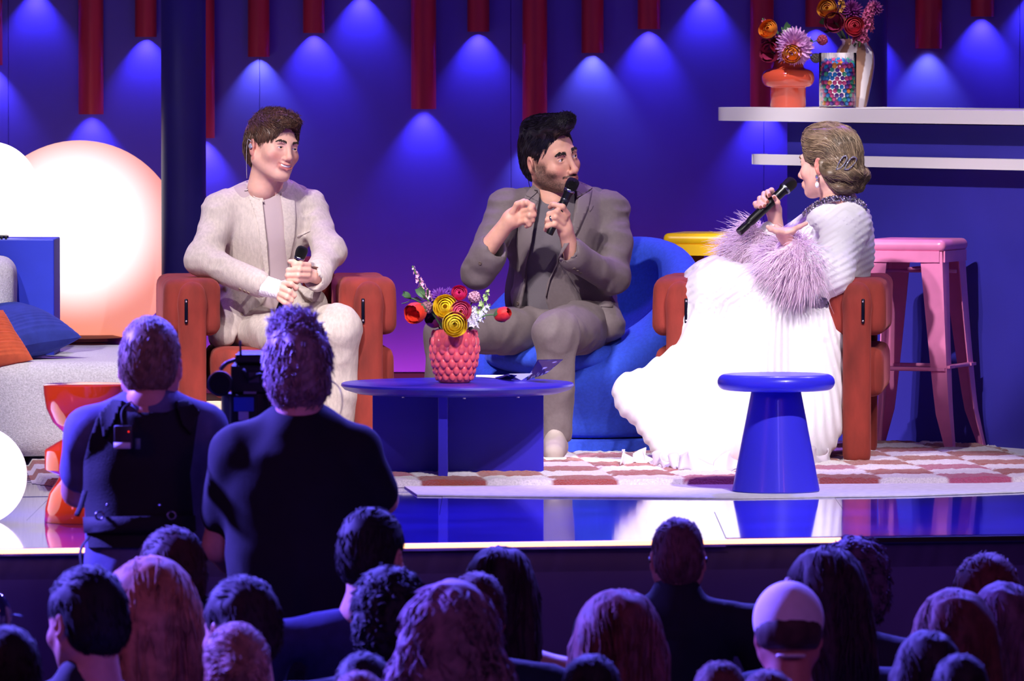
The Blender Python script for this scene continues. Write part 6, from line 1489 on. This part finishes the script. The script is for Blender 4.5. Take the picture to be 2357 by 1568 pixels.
crowd('dark-haired person at the bottom right, left of the chestnut-haired woman', 2136, 1452, 140, 18.6, 'long', (36, 18, 26), (20, 18, 34), 182)
crowd('dark head at the very bottom right below the chestnut-haired woman', 2210, 1506, 134, 18.1, 'short', (28, 14, 24), BLK, 182)
crowd('brown-haired head at the bottom edge left of the pale cap', 1656, 1522, 128, 18.2, 'short', (82, 42, 40), BLK, 180)
crowd('brown-haired head at the bottom edge directly under the pale cap', 1768, 1542, 136, 17.8, 'short', (84, 44, 46), BLK, 184)
crowd('dark-haired head at the bottom edge under the long reddish brown hair', 1362, 1506, 140, 18.2, 'short', (22, 12, 18), (60, 30, 40), 176)
crowd('dark-haired head at the bottom edge between the curly and the wavy heads', 838, 1502, 146, 18.6, 'short', (28, 14, 20), BLK, 180)
crowd('bald pale head at the bottom edge left of the wavy grey hair', 826, 1540, 144, 17.9, 'thin', (130, 80, 82), BLK, 182)

# ---------------------------------------------------------------- cameramen
def cameraman(label, O, R, sc, hrgb, hkind, shirt, shpts, arms, skin, zs, zhip, shirt_prims):
    root = thing('person', label, 'person', (O[0], O[1], PITZ), 0, 'camera crew in front of the stage')
    hd = base_head(Sdf(), detail=False, jaw=1.04); V, Q = hd.grid(.005); V = relax(V, Q, 1); parts = [(xform(V, R, O, sc), Q, head_cols(skin, (170, 90, 88))(V))]
    nk = Sdf().cap(xform([(0, .03, -.10)], R, O, sc)[0], zs, .060 * sc, .068 * sc, k=.03)
    for a in arms: nk.chain([P(*q) for q in a[0]], a[1], k=.025)
    V, Q = nk.grid(.007); parts.append((V, Q, np.tile(np.array(lin(skin)), (len(V), 1)))); join_meshes('body', parts, M_skin, root)
    ms = mat('tee_%d_%d_%d' % tuple(shirt), shirt, rough=.9, var=.12, vscale=20, bump=.15, bscale=250); sd = Sdf(); shirt_prims(sd)
    V, Q = sd.grid(.010, folds(.007, 8, 3.)); V = relax(V, Q, 1); so = mesh('t_shirt', V, Q, ms, root); tr = bvh(V, Q)
    lower_body(root, (zs[0], zs[1]), zhip, True, M_dark_tr)
    return root, so, tr
def cam_one():
    d = 20.75; q = 1.064; O = P(347, 842, d); R = Rz(math.radians(174)) @ Rx(math.radians(10)); sc = 1.03; zs = P(345, 955, d)
    def prims(sd0):
        class W:
            def cap(s, a, b, r1, r2=None, **k): sd0.cap(a, b, r1 * q, (r2 if r2 is not None else r1) * q, **k); return s
            def ell(s, c, r, **k): sd0.ell(c, np.array(r) * q, **k); return s
        sd = W()
        sd.cap(P(345, 975, d - .01), P(345, 945, d - .02), .094, .078, k=.03)
        c = P(335, 1080, d); sd.ell(c, (.165, .12, .19), k=.05).ell(P(335, 1230, d), (.15, .115, .17), k=.06).cap(P(300, 965, d), P(215, 990, d), .055, .062, k=.04).cap(P(385, 962, d), P(462, 985, d), .055, .062, k=.04)
        sd.cap(P(207, 1000, d), P(178, 1090, d + .06), .062, .052, k=.03).cap(P(468, 1000, d), P(472, 1110, d + .05), .062, .050, k=.03).ell(P(330, 1350, d), (.15, .12, .14), k=.06)
    skin = (206, 150, 136)
    root, so, tr = cameraman('cameraman in a grey t-shirt with a black harness vest on his back', O, R, sc, None, None, (86, 88, 122), None,
        [([(178, 1080, d + .06), (180, 1130, d + .10), (230, 1150, d + .30)], [.044, .042, .036]), ([(470, 1100, d + .05), (482, 1175, d + .08), (480, 1215, d + .28)], [.042, .038, .034])], skin, zs, P(330, 1420, d)[2], prims)
    mh = mat('hair_sandy', (128, 100, 78), rough=.5, var=.3, vscale=40)
    hs = Sdf().ell((0, .018, .036), (.080, .103, .094)).ell((0, .046, -.010), (.076, .070, .078), k=.02).ell((0, -.108, -.02), (.066, .075, .095), k=.01, sub=True).ell((0, -.045, -.112), (.13, .10, .085), k=.012, sub=True)
    for s in (-1, 1): hs.ell((s * .088, .008, -.02), (.03, .024, .036), k=.008, sub=True)
    V, Q = hs.grid(.007, folds(.002, 60)); ho = mesh('hair', xform(V, R, O, sc), Q, mh, root)
    Pt, rd = locks(hs, 1800, lambda V: (V[:, 2] > .03) | (V[:, 1] > 0), lambda X: np.stack([.1 + 0 * X[:, 0], np.where(X[:, 2] > .07, -.5, .2), np.where(X[:, 2] > .07, .2, -.9)], -1), .022, 71, steps=4, rad=.0014, lift=.004, jit=.15, h=.014)
    V, Q = strands(Pt, rd); mesh('hair_locks', xform(V, R, O, sc), Q, mh, ho)
    mv = mat('black_webbing', (10, 10, 15), rough=.8, bump=.3, bscale=200)
    v = thing('harness_vest', 'black camera harness vest with buckles on the back of the left cameraman', 'vest', tuple(P(325, 1250, d - .13))); ORIG[v.name] = np.array(v.location)
    decal([(206, 1010), (222, 965), (250, 930), (300, 950), (380, 950), (432, 930), (458, 952), (448, 1010), (436, 1090), (444, 1200), (446, 1262), (206, 1262), (200, 1200), (194, 1120), (194, 1060)], tr, .012, .016, 16, dref=d, name='back_panel', m=mv, parent=v)
    decal([(228, 955), (262, 922), (288, 926), (262, 980), (240, 1010)], tr, .022, .012, 8, dref=d, name='shoulder_strap', m=mv, parent=v)
    decal([(400, 926), (428, 922), (462, 950), (440, 1000), (418, 980)], tr, .022, .012, 8, dref=d, name='shoulder_strap', m=mv, parent=v)
    decal([(198, 1190), (444, 1186), (446, 1222), (200, 1228)], tr, .030, .010, 10, dref=d, name='waist_belt', m=mv, parent=v)
    for px in (229, 395):
        c = P(px, 1187, d - .185); MB().lathe([(.011, -.003), (.014, 0), (.011, .003), (.008, 0), (.011, -.003)], 20, R=frame_to((0, -1, 0)), c=c, caps=False).build('buckle_ring', mat('buckle', (130, 130, 150), rough=.25, metal=.9), v)
        MB().sphere(P(px + (18 if px < 300 else -27), 1163, d - .18), .004, 10, 6).build('rivet', MATS['buckle'], v)
    MB().tube(spline([P(205, 1235, d - .12), P(186, 1265, d - .13), P(188, 1300, d - .14), P(196, 1335, d - .14)], 12), .010, 8, flat=.25).build('hanging_strap', mv, v)
    MB().tube(spline([P(196, 1130, d - .1), P(186, 1165, d - .12), P(176, 1188, d - .13)], 8), .009, 8, flat=.25).build('hanging_strap', mv, v)
    t = thing('beltpack', 'small radio pack with white label clipped below the neck of the left cameraman', 'radio pack', tuple(P(284, 1030, d - .2))); ORIG[t.name] = np.array(t.location)
    MB().box(P(284, 1006, d - .185), (px2m(21, d), .012, px2m(26, d)), bev=.003).build('pack_body', mat('pack_grey', (44, 38, 44), rough=.4), t)
    MB().box(P(281, 1026, d - .199), (px2m(19, d), .001, px2m(7, d))).build('label', mat('paper_label', (214, 208, 220), rough=.7), t)
    MB().sphere(P(296, 994, d - .198), .002, 8, 6).build('indicator', mat('red_led', (255, 40, 20), emit=(255, 40, 20), estr=2), t)
    MB().box(P(317, 1022, d - .18), (px2m(6, d), .004, px2m(12, d))).build('clip', mat('clip_teal', (90, 110, 130), rough=.4), t)
    MB().tube(spline([P(284, 980, d - .186), P(280, 955, d - .17), P(286, 938, d - .13), P(300, 930, d - .1)], 10), .0035, 6).build('lanyard', mv, t)
    MB().tube(spline([P(372, 895, d - .06), P(345, 908, d - .075), P(318, 918, d - .08), P(290, 930, d - .1)], 10), .0018, 6).build('cable', mv, t)
cam_one()
def cam_two():
    d = 20.5; q = 1.068; O = P(684, 858, d); R = Rz(math.radians(186)) @ Rx(math.radians(8)); sc = 1.06; zs = P(684, 985, d)
    def prims(sd0):
        class W:
            def cap(s, a, b, r1, r2=None, **k): sd0.cap(a, b, r1 * q, (r2 if r2 is not None else r1) * q, **k); return s
            def ell(s, c, r, **k): sd0.ell(c, np.array(r) * q, **k); return s
        sd = W()
        sd.cap(P(684, 1015, d - .02), P(684, 985, d - .03), .100, .084, k=.03)
        sd.ell(P(680, 1130, d), (.19, .13, .20), k=.05).ell(P(690, 1300, d), (.185, .13, .2), k=.06).cap(P(630, 1005, d), P(552, 1040, d), .058, .066, k=.04).cap(P(735, 1003, d), P(812, 1035, d), .058, .066, k=.04)
        sd.cap(P(545, 1050, d), P(520, 1180, d + .05), .066, .060, k=.03).cap(P(815, 1045, d), P(850, 1120, d + .04), .064, .060, k=.03).cap(P(845, 1110, d + .03), P(874, 1136, d + .05), .056, .046, k=.03).ell(P(690, 1440, d), (.18, .13, .16), k=.06)
    skin = (214, 158, 146)
    root, so, tr = cameraman('cameraman in a black t-shirt with tousled grey blond hair', O, R, sc, None, None, (15, 13, 22), None,
        [([(520, 1170, d + .05), (508, 1255, d + .07), (530, 1290, d + .25)], [.050, .046, .040]), ([(868, 1132, d + .06), (880, 1150, d + .2), (800, 1120, d + .45)], [.042, .040, .035])], skin, zs, P(690, 1480, d)[2], prims)
    mh = mat('hair_grey_blond', (138, 112, 116), rough=.45, var=.35, vscale=40)
    hs = Sdf().ell((0, .018, .040), (.084, .104, .096)).ell((0, .048, -.020), (.080, .072, .088), k=.02).ell((.01, .0, .115), (.05, .06, .03), k=.03).ell((0, -.108, -.02), (.066, .075, .095), k=.01, sub=True).ell((0, -.045, -.118), (.13, .10, .085), k=.012, sub=True)
    for s in (-1, 1): hs.ell((s * .090, .004, -.024), (.03, .022, .036), k=.008, sub=True)
    V, Q = hs.grid(.007, folds(.005, 36)); ho = mesh('hair', xform(V, R, O, sc), Q, mh, root)
    Pt, rd = locks(hs, 1700, lambda V: (V[:, 2] > -.02) | (V[:, 1] > 0), lambda X: np.stack([.15 + 2 * X[:, 0], np.where(X[:, 2] > .08, -.2, .2), np.where(X[:, 2] > .08, .5, -.8)], -1), .038, 72, steps=5, rad=.0022, lift=.010, jit=.35, h=.014)
    V, Q = strands(Pt, rd); mesh('hair_locks', xform(V, R, O, sc), Q, mh, ho)
    Pt, rd = locks(hs, 300, lambda V: V[:, 2] > .11, lambda X: np.stack([.2 + 0 * X[:, 0], -.2 + 0 * X[:, 0], .9 + 0 * X[:, 0]], -1), .04, 73, steps=5, rad=.0024, lift=.022, jit=.5, h=.014)
    V, Q = strands(Pt, rd); mesh('hair_tuft', xform(V, R, O, sc), Q, mh, ho)
    MB().tube(spline([P(756, 870, d + .05), P(782, 895, d + .06), P(788, 930, d + .04), P(778, 970, d + .02)], 14), .0016, 6).build('earpiece_wire', mat('clear_wire', (190, 180, 190), rough=.3), root)
cam_two()
def tv_camera():
    d = 20.95; t = thing('television_camera', 'black broadcast camera with round viewfinder hood and antenna beside the right cameraman', 'camera', (P(575, 900, d)[0], d - 25, PITZ)); ORIG[t.name] = np.array(t.location)
    mk = mat('camera_black', (14, 14, 18), rough=.45, var=.2, vscale=30); mg = mat('camera_grey', (70, 70, 84), rough=.4)
    def bx(name, x0, x1, y0, y1, dd, dep, m=mk, bev=.004, par=t):
        a, b = P(x0, y0, dd), P(x1, y1, dd); c = (a + b) / 2; c[1] += dep / 2; return MB().box(c, (abs(b[0] - a[0]) / 2, dep / 2, abs(a[2] - b[2]) / 2), bev=bev).build(name, m, par, smooth=False)
    bx('camera_body', 531, 634, 842, 906, d, .30)
    bx('top_handle', 541, 636, 815, 840, d + .03, .26, bev=.008); bx('handle_post', 556, 566, 838, 846, d + .04, .03); bx('handle_post', 596, 606, 838, 846, d + .2, .03)
    bx('battery', 529, 593, 909, 1030, d - .06, .07, bev=.006); bx('side_pack', 594, 634, 909, 975, d - .03, .08, bev=.01)
    bx('blue_label', 538, 584, 915, 947, d - .062, .002, mat('label_blue', (50, 84, 190), rough=.5), 0); bx('white_label', 549, 572, 948, 968, d - .062, .002, mat('label_white', (196, 186, 206), rough=.6), 0)
    bx('connector_plate', 560, 590, 902, 907, d - .03, .03, mat('plate_silver', (170, 172, 190), rough=.35, metal=.7), .001)
    bx('control_plate', 572, 598, 858, 882, d - .012, .012, mg, .002)
    r = px2m(29, d); c = P(506, 884, d - .08)
    MB().lathe([(r * .8, .0), (r, .0), (r, -.03), (r * .82, -.06), (r * .6, -.11), (.001, -.11)], 40, R=frame_to((0, -1, 0)), c=c, caps=False).build('viewfinder_hood', mk, t)
    MB().lathe([(.001, -.01), (r * .8, -.01)], 32, R=frame_to((0, -1, 0)), c=c, caps=False).build('viewfinder_lens', mat('dark_lens', (8, 8, 20), rough=.08, coat=.5), t)
    MB().tube(spline([P(508, 850, d), P(522, 836, d + .02), P(545, 828, d + .04)], 8), .006, 8).build('viewfinder_arm', mg, t)
    MB().tube([P(554, 822, d), P(553, 784, d)], [.0035, .0028], 8).build('antenna', mk, t)
    MB().tube(spline([P(560, 850, d - .02), P(575, 872, d - .03), P(600, 862, d - .03), P(622, 890, d - .03), P(612, 920, d - .04)], 20), .004, 8).build('cable', mk, t)
    lc = P(585, 872, d + .3); MB().lathe([(.045, 0), (.05, .02), (.05, .12), (.06, .16), (.06, .22)], 32, R=frame_to((.1, 1, 0)), c=lc).build('lens_barrel', mk, t)
    q = P(575, 1010, d + .03); MB().lathe([(.05, PITZ), (.05, q[2] - .10), (.08, q[2] - .06), (.08, P(575, 906, d)[2])], 24, (q[0], q[1], 0)).build('pedestal_column', mk, t, sharp=40)
    MB().lathe([(.11, PITZ), (.11, PITZ + .05), (.06, PITZ + .12)], 32, (q[0], q[1], 0)).build('pedestal_base', mk, t, sharp=40)
tv_camera()
def edge_dome():
    d = 19.3; t = thing('camera_housing', 'dark glassy rounded housing with blue glints at the left edge above the audience', 'camera', (P(-10, 1450, d)[0], d - 25, PITZ)); ORIG[t.name] = np.array(t.location)
    c = P(-14, 1425, d); r = px2m(52, d); MB().sphere(c, (r * .8, r * .8, r * 1.25), 32, 20).build('dome', mat('dark_dome', (22, 20, 70), rough=.06, coat=.6), t)
    MB().tube([P(28, 1415, d), P(40, 1416, d), P(54, 1419, d)], [.004, .006, .001], 8, flat=.3).build('fin', mat('fin_blue', (60, 60, 200), rough=.3), t)
    MB().tube([np.array([c[0], c[1], PITZ]), c], .02, 12).build('stand', M_black, t)
edge_dome()
